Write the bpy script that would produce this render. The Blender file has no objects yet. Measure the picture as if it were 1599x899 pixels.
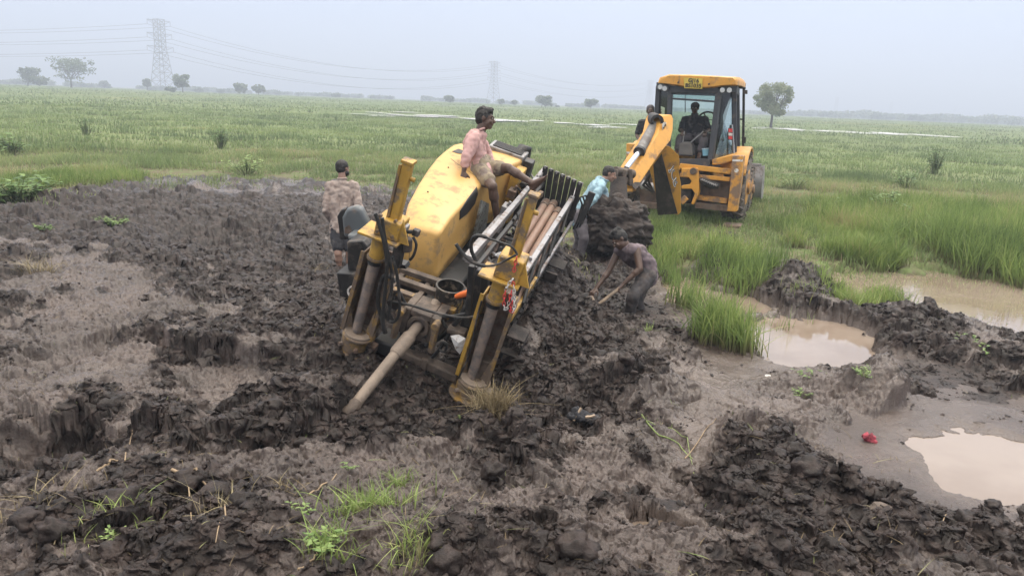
import bpy, bmesh, math, random
import numpy as np
from mathutils import Vector, Matrix

SC = bpy.context.scene
COL = SC.collection
R = math.radians

# ------------------------------------------------------------------ camera
F = 1180.0                      # focal length in photo pixels (photo 1599 wide)
TH = math.atan(289 / F); RO = R(2.33)
CAM = np.array([0, 0, 2.25])
c_f = np.array([0, math.cos(TH), -math.sin(TH)])
_r0 = np.array([1.0, 0, 0]); _u0 = np.array([0, math.sin(TH), math.cos(TH)])
c_x = math.cos(RO) * _r0 + math.sin(RO) * _u0
c_y = -math.sin(RO) * _r0 + math.cos(RO) * _u0
cd = bpy.data.cameras.new("camera"); cam = bpy.data.objects.new("camera", cd); COL.objects.link(cam)
cd.sensor_width = 36; cd.lens = 36 * F / 1599; cd.clip_start = 0.05; cd.clip_end = 12000
m = Matrix.Identity(4)
for i in range(3):
    m[i][0] = c_x[i]; m[i][1] = c_y[i]; m[i][2] = -c_f[i]; m[i][3] = CAM[i]
cam.matrix_world = m
SC.camera = cam

# ------------------------------------------------------------------ world, sun, exposure
SUN_EL, SUN_AZ = R(58), R(35)   # azimuth clockwise from +Y
w = bpy.data.worlds.new("World"); SC.world = w; w.use_nodes = True
nt = w.node_tree; nt.nodes.clear()
wo = nt.nodes.new('ShaderNodeOutputWorld'); bg = nt.nodes.new('ShaderNodeBackground')
sky = nt.nodes.new('ShaderNodeTexSky'); sky.sky_type = 'NISHITA'; sky.sun_disc = False
sky.sun_elevation = SUN_EL; sky.sun_rotation = SUN_AZ; sky.dust_density = 3; sky.air_density = 1.0
tc = nt.nodes.new('ShaderNodeTexCoord'); mp = nt.nodes.new('ShaderNodeMapping'); mp.inputs['Scale'].default_value = (1, 1, 3.2)
nz = nt.nodes.new('ShaderNodeTexNoise'); nz.inputs['Scale'].default_value = 1.6; nz.inputs['Detail'].default_value = 5; nz.inputs['Roughness'].default_value = .45
cr = nt.nodes.new('ShaderNodeValToRGB')
cr.color_ramp.elements[0].position = .3; cr.color_ramp.elements[0].color = (3.6, 4.25, 5.95, 1)
cr.color_ramp.elements[1].position = .7; cr.color_ramp.elements[1].color = (4.35, 5.1, 6.8, 1)
mx = nt.nodes.new('ShaderNodeMix'); mx.data_type = 'RGBA'; mx.inputs['Factor'].default_value = .9
L_ = nt.links.new
L_(tc.outputs['Generated'], mp.inputs['Vector']); L_(mp.outputs[0], nz.inputs['Vector']); L_(nz.outputs['Fac'], cr.inputs['Fac'])
# overcast dome: brighter and warmer overhead than near the horizon
sx = nt.nodes.new('ShaderNodeSeparateXYZ'); L_(tc.outputs['Generated'], sx.inputs[0])
zr = nt.nodes.new('ShaderNodeMapRange'); zr.interpolation_type = 'SMOOTHSTEP'; zr.inputs['From Min'].default_value = .22; zr.inputs['From Max'].default_value = .95; L_(sx.outputs['Z'], zr.inputs['Value'])
zg = nt.nodes.new('ShaderNodeMix'); zg.data_type = 'RGBA'; zg.inputs['A'].default_value = (1, 1, 1, 1); zg.inputs['B'].default_value = (6.3, 4.9, 3.1, 1); L_(zr.outputs[0], zg.inputs['Factor'])
zm_ = nt.nodes.new('ShaderNodeMix'); zm_.data_type = 'RGBA'; zm_.blend_type = 'MULTIPLY'; zm_.inputs['Factor'].default_value = 1
L_(cr.outputs[0], zm_.inputs['A']); L_(zg.outputs['Result'], zm_.inputs['B'])
L_(sky.outputs[0], mx.inputs['A']); L_(zm_.outputs['Result'], mx.inputs['B']); L_(mx.outputs['Result'], bg.inputs['Color'])
bg.inputs['Strength'].default_value = .105
L_(bg.outputs[0], wo.inputs['Surface'])
ld = bpy.data.lights.new("sun", 'SUN'); ld.energy = 1.1; ld.angle = R(25); ld.color = (1, .96, .9)
sun = bpy.data.objects.new("sun", ld); COL.objects.link(sun)
sd = Vector((math.sin(SUN_AZ) * math.cos(SUN_EL), math.cos(SUN_AZ) * math.cos(SUN_EL), math.sin(SUN_EL)))
sun.rotation_euler = sd.to_track_quat('Z', 'Y').to_euler()
sun.location = (0, 0, 30)
SC.view_settings.view_transform = 'Standard'; SC.view_settings.look = 'None'
SC.view_settings.exposure = 0.75; SC.view_settings.gamma = 1.0
SC.view_settings.use_curve_mapping = False

# ------------------------------------------------------------------ placing helpers: photo ray -> world point
def ray(px, py): return c_f + c_x * (px - 799.5) / F - c_y * (py - 449.5) / F
def P(px, py, d): return CAM + ray(px, py) * d
def G(px, py, z=0.0):
    r = ray(px, py); return CAM + r * ((z - CAM[2]) / r[2])

# ------------------------------------------------------------------ numpy noise
_rng = np.random.RandomState(5)
_perm = _rng.permutation(2048).astype(np.int32); _ang = _rng.rand(2048) * 2 * np.pi
_gx = np.cos(_ang); _gy = np.sin(_ang); _ja = _rng.rand(2048); _jb = _rng.rand(2048); _jc = _rng.rand(2048)
def _h(i, j, s): return _perm[(_perm[(i + s * 131) & 2047] + j) & 2047]
def pn(x, y, s=0):
    xi = np.floor(x).astype(np.int64); yi = np.floor(y).astype(np.int64); fx = x - xi; fy = y - yi
    u = fx * fx * fx * (fx * (fx * 6 - 15) + 10); v = fy * fy * fy * (fy * (fy * 6 - 15) + 10)
    def g(a, b):
        h = _h(xi + a, yi + b, s); return _gx[h] * (fx - a) + _gy[h] * (fy - b)
    n0 = g(0, 0); n1 = g(1, 0); n2 = g(0, 1); n3 = g(1, 1)
    a = n0 + u * (n1 - n0); b = n2 + u * (n3 - n2)
    return (a + v * (b - a)) * 1.5
def fbm(x, y, s=0, o=4, g=.5):
    t = 0; a = 1
    for k in range(o):
        t = t + a * pn(x * 2 ** k, y * 2 ** k, s + k); a *= g
    return t
def worley(x, y, s=0):
    xi = np.floor(x).astype(np.int64); yi = np.floor(y).astype(np.int64)
    f1 = np.full(x.shape, 9.0); f2 = np.full(x.shape, 9.0); idv = np.zeros(x.shape)
    for a in (-1, 0, 1):
        for b in (-1, 0, 1):
            h = _h(xi + a, yi + b, s)
            d = np.hypot(xi + a + _ja[h] - x, yi + b + _jb[h] - y)
            nearer = d < f1
            f2 = np.where(nearer, f1, np.minimum(f2, d)); idv = np.where(nearer, _jc[h], idv); f1 = np.where(nearer, d, f1)
    return f1, f2, idv
def sstep(a, b, x):
    t = np.clip((x - a) / (b - a), 0, 1); return t * t * (3 - 2 * t)

# ------------------------------------------------------------------ materials
def mat(name, col, rough=.6, metal=0.0, var=.15, scale=6.0, dirt=0.0, dirtcol=(.13, .105, .085), dscale=5.0, bump=0.0, bscale=60.0, spec=.5, coat=0.0, dthr=.5, col2=None, vz=None):
    """procedural surface: base colour varied by noise, patches of dried mud on top, fine bump"""
    m = bpy.data.materials.new(name); m.use_nodes = True; nt = m.node_tree; b = nt.nodes['Principled BSDF']; N = nt.nodes.new; K = nt.links.new
    tc = N('ShaderNodeTexCoord')
    n1 = N('ShaderNodeTexNoise'); n1.inputs['Scale'].default_value = scale; n1.inputs['Detail'].default_value = 6; K(tc.outputs['Object'], n1.inputs['Vector'])
    c2 = col2 or tuple(max(0, c * (1 - 2 * var)) for c in col)
    r1 = N('ShaderNodeMix'); r1.data_type = 'RGBA'; r1.inputs['A'].default_value = (*c2, 1); r1.inputs['B'].default_value = (*col, 1)
    mr = N('ShaderNodeMapRange'); mr.inputs['From Min'].default_value = .35; mr.inputs['From Max'].default_value = .6; K(n1.outputs['Fac'], mr.inputs['Value']); K(mr.outputs[0], r1.inputs['Factor'])
    out = r1.outputs['Result']; rsock = None
    if dirt > 0:
        n2 = N('ShaderNodeTexNoise'); n2.inputs['Scale'].default_value = dscale; n2.inputs['Detail'].default_value = 9; n2.inputs['Roughness'].default_value = .68; K(tc.outputs['Object'], n2.inputs['Vector'])
        m2 = N('ShaderNodeMapRange'); m2.inputs['From Min'].default_value = dthr + .12 - dirt * .3; m2.inputs['From Max'].default_value = dthr + .2 - dirt * .22; K(n2.outputs['Fac'], m2.inputs['Value'])
        r2 = N('ShaderNodeMix'); r2.data_type = 'RGBA'; K(out, r2.inputs['A']); r2.inputs['B'].default_value = (*dirtcol, 1); K(m2.outputs[0], r2.inputs['Factor']); out = r2.outputs['Result']
        r3 = N('ShaderNodeMapRange'); r3.inputs['To Min'].default_value = rough; r3.inputs['To Max'].default_value = .75; K(m2.outputs[0], r3.inputs['Value']); K(r3.outputs[0], b.inputs['Roughness'])
        if metal:
            r4 = N('ShaderNodeMapRange'); r4.inputs['To Min'].default_value = metal; r4.inputs['To Max'].default_value = 0; K(m2.outputs[0], r4.inputs['Value']); K(r4.outputs[0], b.inputs['Metallic'])
    else:
        b.inputs['Metallic'].default_value = metal
        r3 = N('ShaderNodeMapRange'); r3.inputs['To Min'].default_value = min(1, rough * 1.2); r3.inputs['To Max'].default_value = rough * .85; K(n1.outputs['Fac'], r3.inputs['Value']); K(r3.outputs[0], b.inputs['Roughness'])
    K(out, b.inputs['Base Color']); b.inputs['Specular IOR Level'].default_value = spec; b.inputs['Coat Weight'].default_value = coat
    if bump > 0:
        n3 = N('ShaderNodeTexNoise'); n3.inputs['Scale'].default_value = bscale; n3.inputs['Detail'].default_value = 5; K(tc.outputs['Object'], n3.inputs['Vector'])
        bp = N('ShaderNodeBump'); bp.inputs['Strength'].default_value = bump; bp.inputs['Distance'].default_value = .01; K(n3.outputs['Fac'], bp.inputs['Height']); K(bp.outputs[0], b.inputs['Normal'])
    return m

# ------------------------------------------------------------------ object helpers
BASE = {}
def tag(o, label=None, cat=None, group=None, kind=None):
    if label: o['label'] = label
    if cat: o['category'] = cat
    if group: o['group'] = group
    if kind: o['kind'] = kind
    return o
def thing(name, loc, label, cat, group=None):
    o = bpy.data.objects.new(name, None); COL.objects.link(o); o.location = tuple(loc); o.empty_display_size = .2
    BASE[o.name] = Vector(tuple(loc)); return tag(o, label, cat, group)
def link_mesh(name, me, parent=None, base=None):
    o = bpy.data.objects.new(name, me); COL.objects.link(o)
    if parent is not None:
        o.parent = parent; BASE[o.name] = BASE[parent.name]
    return o
def np_mesh(name, V, Fc, mats, smooth=False, mi=None, attrs=None):
    """V (n,3), Fc (m,k) of one polygon size"""
    me = bpy.data.meshes.new(name); k = Fc.shape[1]
    me.vertices.add(len(V)); me.vertices.foreach_set('co', np.ascontiguousarray(V, dtype=np.float32).ravel())
    me.loops.add(Fc.size); me.loops.foreach_set('vertex_index', np.ascontiguousarray(Fc, dtype=np.int32).ravel())
    me.polygons.add(len(Fc)); me.polygons.foreach_set('loop_start', np.arange(0, Fc.size, k, dtype=np.int32))
    me.polygons.foreach_set('loop_total', np.full(len(Fc), k, dtype=np.int32))
    me.polygons.foreach_set('use_smooth', np.full(len(Fc), smooth, dtype=bool))
    for mm in mats: me.materials.append(mm)
    if mi is not None: me.polygons.foreach_set('material_index', mi.astype(np.int32))
    me.update(calc_edges=True)
    for an, av in (attrs or {}).items():
        at = me.attributes.new(an, 'FLOAT', 'POINT'); at.data.foreach_set('value', av.astype(np.float32))
    me.validate(); return me
class MB:
    """collects solid primitives (in a frame M) and links them as one mesh object"""
    def __init__(s, fr=None): s.v = []; s.f = []; s.parts = []; s.fr = fr or (lambda p: p)
    def add(s, vs, fs):
        n = len(s.v); s.parts.append((n, len(vs), len(s.f), len(fs))); s.v += [tuple(s.fr(np.array(v, float))) for v in vs]; s.f += [tuple(i + n for i in f) for f in fs]; return s
    def box(s, x0, x1, y0, y1, z0, z1):
        return s.add([(x0,y0,z0),(x1,y0,z0),(x1,y1,z0),(x0,y1,z0),(x0,y0,z1),(x1,y0,z1),(x1,y1,z1),(x0,y1,z1)],
            [(0,3,2,1),(4,5,6,7),(0,1,5,4),(1,2,6,5),(2,3,7,6),(3,0,4,7)])
    def bar(s, a, b, w, h, up=(0, 0, 1), w2=None, h2=None):
        a = np.array(a, float); b = np.array(b, float); d = b - a; d /= np.linalg.norm(d); u = np.array(up, float)
        x = np.cross(d, u); n = np.linalg.norm(x)
        if n < 1e-4: x = np.cross(d, (1, 0, 0)); n = np.linalg.norm(x)
        x /= n; u = np.cross(x, d); vs = []
        for p, ww, hh in ((a, w, h), (b, w2 or w, h2 or h)):
            for i, j in ((-1, -1), (1, -1), (1, 1), (-1, 1)): vs.append(p + x * i * ww / 2 + u * j * hh / 2)
        return s.add(vs, [(0,3,2,1),(4,5,6,7),(0,1,5,4),(1,2,6,5),(2,3,7,6),(3,0,4,7)][:2] + [(0,1,5,4),(1,2,6,5),(2,3,7,6),(3,0,4,7)])
    def tube(s, pts, r, n=10, cap=True):
        pts = [np.array(p, float) for p in pts]; rs = r if hasattr(r, '__len__') else [r] * len(pts); vs = []; fs = []
        t = pts[1] - pts[0]; x = np.cross(t, (0, 0, 1)); 
        if np.linalg.norm(x) < 1e-5 * max(1, np.linalg.norm(t)): x = np.cross(t, (1, 0, 0))
        for i, p in enumerate(pts):
            t = pts[min(i + 1, len(pts) - 1)] - pts[max(i - 1, 0)]; t /= (np.linalg.norm(t) + 1e-12)
            x = x - t * (x @ t); x /= (np.linalg.norm(x) + 1e-12); y = np.cross(t, x)
            for k in range(n):
                a = 2 * math.pi * k / n; vs.append(p + (x * math.cos(a) + y * math.sin(a)) * rs[i])
        for i in range(len(pts) - 1):
            for k in range(n): fs.append((i*n+k, i*n+(k+1) % n, (i+1)*n+(k+1) % n, (i+1)*n+k))
        if cap: fs.append(tuple(range(n - 1, -1, -1))); fs.append(tuple((len(pts) - 1) * n + k for k in range(n)))
        return s.add(vs, fs)
    def cyl(s, a, b, r, r2=None, n=16): return s.tube([a, b], [r, r if r2 is None else r2], n)
    def ring(s, a, b, ro, ri, n=20):
        """hollow cylinder"""
        a = np.array(a, float); b = np.array(b, float); t = (b - a) / np.linalg.norm(b - a)
        x = np.cross(t, (0, 0, 1)); x = np.cross(t, (1, 0, 0)) if np.linalg.norm(x) < 1e-4 else x; x /= np.linalg.norm(x); y = np.cross(t, x); vs = []; fs = []
        for p, r in ((a, ro), (b, ro), (b, ri), (a, ri)):
            for k in range(n):
                q = 2 * math.pi * k / n; vs.append(p + (x * math.cos(q) + y * math.sin(q)) * r)
        for i in range(4):
            for k in range(n): fs.append((i*n+k, i*n+(k+1) % n, ((i+1) % 4)*n+(k+1) % n, ((i+1) % 4)*n+k))
        return s.add(vs, fs)
    def prism(s, poly, ext):
        n = len(poly); poly = [np.array(p, float) for p in poly]; ext = np.array(ext, float)
        return s.add(poly + [p + ext for p in poly], [tuple(range(n - 1, -1, -1)), tuple(range(n, 2 * n))] + [(i, (i+1) % n, n+(i+1) % n, n+i) for i in range(n)])
    def ico(s, c, r, sub=1, jit=0.0, rnd=None):
        bm = bmesh.new(); bmesh.ops.create_icosphere(bm, subdivisions=sub, radius=1)
        r = np.array(r if hasattr(r, '__len__') else (r, r, r), float); rnd = rnd or random
        vs = [np.array(c, float) + np.array(v.co) * r * (1 + (rnd.random() - .5) * jit) for v in bm.verts]; fs = [tuple(v.index for v in f.verts) for f in bm.faces]; bm.free()
        return s.add(vs, fs)
    def split(s, name, material, parent=None, **kw):
        """every primitive becomes an object of its own"""
        out = []
        for vn, vc, fn, fc in s.parts:
            q = MB(); q.v = s.v[vn:vn+vc]; q.f = [tuple(i - vn for i in f) for f in s.f[fn:fn+fc]]; out.append(q.build(name, material, parent, **kw))
        return out
    def build(s, name, material, parent=None, smooth=35, bevel=0.0, seg=2):
        me = bpy.data.meshes.new(name)
        bs = BASE[parent.name] if parent is not None else Vector((0, 0, 0))
        org = bs
        if parent is None:
            V = np.array(s.v); c = V.mean(0); org = Vector((c[0], c[1], V[:, 2].min()))
        me.from_pydata([tuple(Vector(v) - org) for v in s.v], [], s.f)
        bm = bmesh.new(); bm.from_mesh(me); bmesh.ops.recalc_face_normals(bm, faces=bm.faces); bm.to_mesh(me); bm.free()
        me.materials.append(material)
        if smooth:
            me.polygons.foreach_set('use_smooth', [True] * len(me.polygons)); me.set_sharp_from_angle(angle=R(smooth))
        o = link_mesh(name, me, parent)
        if parent is None: o.location = org; BASE[o.name] = org
        if bevel:
            b = o.modifiers.new('bevel', 'BEVEL'); b.width = bevel; b.segments = seg; b.limit_method = 'ANGLE'; b.angle_limit = R(40); b.harden_normals = False
        return o
# ================================================================== GROUND
def ell(px, py, rx, ry, z=-.1):
    """world ellipse (centre, radii, azimuth) for a patch of ground seen at a photo position"""
    c = G(px, py, z); a = G(px - rx, py, z); b = G(px + rx, py, z); n = G(px, py + ry, z); f = G(px, py - ry, z)
    return c[0], c[1], np.hypot(*(b - a)[:2]) / 2, np.hypot(*(f - n)[:2]) / 2, math.atan2(c[0], c[1])
def ellv(x, y, e):
    cx, cy, rx, ry, az = e; dx = x - cx; dy = y - cy
    u = dx * math.cos(az) - dy * math.sin(az); v = dx * math.sin(az) + dy * math.cos(az)
    return np.sqrt((u / rx) ** 2 + (v / ry) ** 2)
def seg_d(x, y, a, b):
    ax, ay = a[:2]; bx, by = b[:2]; L2 = (bx-ax)**2 + (by-ay)**2
    t = np.clip(((x-ax)*(bx-ax) + (y-ay)*(by-ay)) / L2, 0, 1)
    d = np.hypot(x-ax-t*(bx-ax), y-ay-t*(by-ay)); side = (bx-ax)*(y-ay) - (by-ay)*(x-ax)
    return d, side, t
# broad mounds and hollows: px, py, rx, ry (photo px), height m
BUMPS = [
    (800, 1000, 900, 180, .38), (300, 760, 260, 60, .10), (60, 700, 120, 60, -.10),
    (120, 326, 60, 8, .16), (250, 322, 50, 7, .13), (345, 365, 90, 24, -.75), (300, 316, 20, 4, .14), (440, 350, 60, 20, -.12), (200, 360, 120, 22, -.15), (200, 420, 160, 40, .04), (545, 410, 70, 40, -.22),
    (420, 430, 90, 30, -.18), (180, 500, 170, 40, .05), (410, 560, 100, 16, .13), (360, 610, 70, 32, -.12), (250, 690, 60, 30, .10), (80, 660, 60, 16, .10),
    (470, 640, 60, 22, .14), (420, 690, 110, 18, .07), (330, 690, 60, 20, .06),
    (545, 530, 60, 30, .22), (640, 640, 100, 26, -.22), (820, 560, 90, 90, -.25), (720, 560, 80, 60, -.30), (770, 690, 60, 34, .10), (880, 470, 60, 60, .05),
    (955, 470, 110, 60, -.14), (1040, 500, 70, 22, -.02), (860, 450, 40, 50, .12), (835, 540, 40, 40, .12), (840, 600, 40, 30, .10),
    (985, 600, 120, 24, .14), (1060, 630, 60, 20, .10), (940, 640, 60, 12, -.06), (1030, 740, 40, 50, -.10), (1000, 700, 50, 30, .10),
    (1250, 530, 140, 55, -.32), (1150, 560, 60, 30, -.16), (1110, 470, 90, 34, -.30), (1060, 440, 40, 26, -.18), (1340, 560, 60, 14, -.05),
    (1300, 440, 70, 22, .16), (1400, 500, 110, 20, .22), (1500, 520, 90, 20, .24), (1600, 545, 60, 18, .16), (1240, 450, 50, 30, .12),
    (1480, 460, 170, 45, -.40), (1600, 490, 120, 50, -.35), (1360, 440, 70, 16, -.2), (1700, 480, 120, 60, -.3),
    (1300, 600, 90, 26, .16), (1380, 600, 50, 40, .22), (1390, 640, 40, 34, .16), (1480, 610, 160, 26, -.16), (1560, 565, 120, 14, .20),
    (1520, 730, 120, 62, -.26), (1600, 690, 60, 40, -.2), (1450, 650, 60, 22, .05), (1130, 610, 90, 26, -.06),
    (1210, 790, 110, 90, .20), (1180, 700, 80, 30, .10), (1080, 790, 26, 70, -.16), (1035, 840, 60, 30, -.16), (1350, 840, 120, 60, .08), (980, 860, 50, 40, .06),
    (1100, 700, 40, 60, -.10), (900, 800, 120, 70, .05), (620, 800, 90, 50, .05),
]
BUMPE = [(ell(a, b, c, d), h) for a, b, c, d, h in BUMPS]
# where the soil is fresh dark crumbs (+) or smeared wet clay (-)
CRUMB = [
    (300, 332, 330, 16, 1.2), (345, 362, 90, 24, .8), (760, 640, 130, 40, .5),
    (230, 350, 330, 45, 1.1), (430, 430, 200, 90, 1.0), (130, 330, 120, 20, .8), (700, 640, 170, 70, .9), (880, 500, 110, 110, 1.4), (960, 470, 120, 60, 1.2), (1050, 510, 70, 20, 1.0), (780, 700, 70, 50, .8),
    (480, 590, 80, 40, .3), (60, 700, 110, 70, .8), (130, 870, 220, 90, .7), (1210, 800, 120, 110, .9), (1060, 620, 60, 30, .5), (1400, 620, 60, 60, .9), (1440, 510, 150, 30, .9), (1560, 590, 110, 25, .9), (1260, 440, 70, 30, .7), (1430, 860, 260, 60, .5),
    (900, 860, 160, 60, .3), (330, 690, 180, 26, .5), (300, 560, 60, 40, .4), (1200, 720, 60, 30, .6),
    (110, 470, 130, 60, -1.2), (90, 600, 150, 40, -.8), (300, 500, 110, 50, -.6), (360, 610, 60, 34, -1.3), (470, 650, 100, 22, -.7), (270, 760, 120, 24, -.6), (420, 790, 60, 30, -.6), (700, 780, 200, 80, -.7), (650, 700, 110, 30, -.5), (900, 740, 90, 80, -.7), (990, 640, 120, 20, -.5),
    (1130, 620, 130, 50, -1.3), (1110, 710, 70, 60, -1.2), (1300, 600, 70, 30, -.4), (1270, 690, 60, 40, -.9), (1300, 740, 60, 40, -.6), (1480, 650, 150, 50, -.8), (1420, 700, 80, 60, -.9), (1540, 790, 120, 50, -.4), (1350, 570, 80, 20, -.5), (1250, 650, 60, 40, -.8), (930, 590, 60, 20, -.5), (1060, 545, 90, 18, -.8),
]
# slick channel of liquid mud running from the ponds towards the camera
SLICK = [(1110, 600, 56, 44, 1.0), (1160, 580, 90, 16, .9), (1085, 690, 36, 60, 1.0), (1060, 548, 60, 12, .8), (930, 700, 60, 12, .7), (1150, 640, 90, 22, .8), (1010, 530, 50, 8, .6), (1460, 655, 90, 34, .7), (360, 610, 46, 22, .6), (150, 600, 70, 14, .6), (1110, 500, 70, 22, .8)]
SLICKE = [(ell(a, b, c, d), h) for a, b, c, d, h in SLICK]
CRUMBE = [(ell(a, b, c, d), h) for a, b, c, d, h in CRUMB]
# steep cut banks: polyline (photo px), drop m to the right-hand side, width
CUTS = [([(380, 720), (470, 690), (540, 640)], .10, .35), ([(1090, 800), (1110, 740), (1180, 690), (1290, 700)], .08, .3),
        ([(1345, 690), (1400, 640), (1440, 600), (1460, 565)], .16, .45), ([(1440, 590), (1520, 600), (1640, 612)], .20, .5),
        ([(850, 660), (960, 640), (1060, 690)], .06, .25), ([(200, 540), (300, 560), (440, 575)], .09, .4), ([(0, 668), (120, 672), (200, 690)], .12, .5),
        ([(880, 640), (960, 610), (1040, 590)], .07, .3), ([(700, 640), (800, 690), (830, 740)], .09, .35)]
CUTW = [([G(a, b, -.1) for a, b in pl], dr, wd) for pl, dr, wd in CUTS]
# cracks and ruts: polyline, depth, width
RUTS = [([(880, 672), (1000, 650), (1090, 640)], .05, .05), ([(890, 690), (1010, 664)], .04, .04), ([(1215, 683), (1270, 690), (1310, 720)], .10, .035), ([(1290, 735), (1330, 770), (1345, 800)], .06, .02),
        ([(1330, 650), (1350, 690), (1290, 760)], .05, .015), ([(600, 760), (700, 720), (760, 700)], .04, .06), ([(60, 600), (150, 560), (210, 500)], .05, .08), ([(420, 720), (540, 690), (620, 640)], .08, .14),
        ([(560, 690), (640, 680), (720, 690)], .05, .08), ([(870, 810), (900, 780), (960, 760)], .06, .04), ([(300, 800), (400, 760), (520, 740)], .06, .08)]
RUTW = [([G(a, b, -.1) for a, b in pl], dr, wd) for pl, dr, wd in RUTS]
# edge of the dug ground against the field (photo px, far side), as angle -> distance
EDGE_PX = [(-900, 335), (-300, 325), (0, 330), (60, 312), (140, 302), (220, 287), (330, 283), (480, 288), (600, 296), (760, 335), (880, 385), (950, 400), (1015, 425), (1060, 440), (1100, 400), (1130, 372), (1180, 395), (1230, 420), (1330, 436), (1450, 462), (1540, 500), (1620, 540), (1800, 590), (2600, 700)]
_e = np.array([G(a, b, -.1)[:2] for a, b in EDGE_PX]); EDGE_A = np.arctan2(_e[:, 0], _e[:, 1]); EDGE_R = np.hypot(_e[:, 0], _e[:, 1])
def near(e, r0, r1):
    """can this ellipse touch points between these distances?"""
    c = math.hypot(e[0], e[1]); k = 3.6 * max(e[2], e[3]) + .5; return c + k > r0 and c - k < r1
def fields(x, y):
    r = np.hypot(x, y); r0, r1 = float(r.min()), float(r.max()); az = np.arctan2(x, y)
    er = np.interp(az, EDGE_A, EDGE_R) + fbm(x * .9, y * .9, 40, 4) * .9
    mud = 1 - sstep(-.35, .35, r - er)                        # 1 = dug mud, 0 = grass land
    jx = x + fbm(x * 2.2, y * 2.2, 3, 3) * .16; jy = y + fbm(x * 2.2, y * 2.2, 9, 3) * .16
    z = np.zeros(x.shape) + np.clip(fbm(x * 1.1, y * 1.1, 44, 2) + .05, 0, 1) * .16 * np.exp(-((r - er + 2.2) / .8) ** 2) * (az < .1)
    for e, h in BUMPE:
        if near(e, r0, r1): z += h * np.exp(-1.1 * ellv(jx, jy, e) ** 2.2)
    c = np.zeros(x.shape)
    for e, h in CRUMBE:
        if near(e, r0, r1): c += h * np.exp(-.8 * ellv(jx, jy, e) ** 2.5)
    for pl, dr, wd in CUTW:
        for a, b in zip(pl[:-1], pl[1:]):
            d, s, t = seg_d(jx, jy, a, b); sd = d * np.sign(s)
            z += np.where(s < 0, -dr, 0) * np.exp(-(d / wd) ** 2) * sstep(0, .05, d)
            c += .5 * np.exp(-(d / .1) ** 2)
    for pl, dr, wd in RUTW:
        for a, b in zip(pl[:-1], pl[1:]):
            d, s, t = seg_d(x + fbm(x * 5, y * 5, 13, 3) * .07, y + fbm(x * 5, y * 5, 17, 3) * .07, a, b); z -= dr * np.exp(-(d / wd) ** 2)
    c = c * .75 + fbm(x * .9, y * .9, 21, 4) * 1.0 + fbm(x * 3.2, y * 3.2, 31, 4) * .8
    crumb = sstep(-.25, .55, c)
    return r, az, er, mud, z, crumb
def height(x, y, full=True):
    r, az, er, mud, z, crumb = fields(x, y)
    zm = z + fbm(x * 1.1, y * 1.1, 51, 3) * .07 + (np.abs(fbm(x * 2.6, y * 2.6, 55, 3)) - .3) * -.06 * (1 - .4 * crumb)
    n2 = fbm(x * 5.5, y * 5.5, 61, 4)
    zm = zm + n2 * (.02 + .022 * crumb)
    if full:
        f1, f2, i0 = worley(x * 2.7 + pn(x * 4, y * 4, 73) * .35, y * 2.7 + pn(x * 4, y * 4, 74) * .35, 4); zm = zm + crumb * (.125 * np.sqrt(np.clip(1 - (f1 * 1.2) ** 2, 0, 1)) * (i0 - .25) - .03 * (1 - sstep(0, .09, f2 - f1)))
        wx = x + pn(x * 9, y * 9, 71) * .05; wy = y + pn(x * 9, y * 9, 72) * .05
        f1, f2, i1 = worley(wx * 6.5, wy * 6.5, 5); zm = zm + crumb * (.058 * np.sqrt(np.clip(1 - (f1 * 1.15) ** 2, 0, 1)) * (.25 + i1) - .02)
        f1, f2, i2 = worley(wx * 15, wy * 15, 6); zm = zm + (.5 + .5 * crumb) * .018 * np.sqrt(np.clip(1 - (f1 * 1.1) ** 2, 0, 1)) * (.2 + i2)
        f1, f2, i3 = worley(x * 36, y * 36, 7); zm = zm + (.6 + .1 * crumb) * .010 * (1 - f1) * (.2 + i3)
        # trodden pits with raised lips
        f1, f2, i5 = worley(x * 1.9 + pn(x * 2, y * 2, 78) * .4, y * 1.9 + pn(x * 2, y * 2, 79) * .4, 9); pit = (i5 > .45)
        zm = zm + pit * (-.055 * (1 - sstep(.10, .26, f1)) + .022 * sstep(.18, .28, f1) * (1 - sstep(.28, .42, f1))) * (1 - .5 * crumb)
        # smeared clay: stretched, torn plates
        f1, f2, i4 = worley(wx * 3.1 + pn(x * 3, y * 3, 77) * .3, wy * 4.6, 8)
        zm = zm + (1 - crumb) * ((i4 - .5) * .055 * sstep(.02, .10, f2 - f1) - .018 * (1 - sstep(0, .05, f2 - f1)))
        sl_ = np.zeros(x.shape)
        jx = x + fbm(x * 3, y * 3, 23, 3) * .12; jy = y + fbm(x * 3, y * 3, 29, 3) * .12
        for e, h in SLICKE:
            if near(e, float(r.min()), float(r.max())): sl_ = np.maximum(sl_, h * np.exp(-ellv(jx, jy, e) ** 2.6))
        zm = z + (zm - z) * (1 - .72 * sl_); crumb = crumb * (1 - .85 * sl_)
        fine = fbm(x * 22, y * 22, 81, 4, .6); zm = zm + fine * (.012 - .003 * crumb) * (1 - .7 * sl_) - np.clip(pn(x * 30, y * 30, 91) - .15, 0, 1) * .05 * (1 - crumb) * (1 - sl_)
    zf = pn(x * .25, y * .25, 95) * .05 + fbm(x * .02, y * .02, 96, 2) * .25 * sstep(30, 120, r) + 1.0 * sstep(60, 300, r) + fbm(x * 3, y * 3, 97, 3) * .02 * (1 - sstep(60, 100, r)) + z * .5 * (1 - sstep(12, 20, r))
    # hollow pond bottoms inside the grass edge
    return mud * zm + (1 - mud) * zf, mud, crumb, r, az, (sl_ if full else 0)
RUTZ = float(height(*[np.array([v]) for v in G(1040, 842, .12)[:2]], False)[0][0]) - .03
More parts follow.
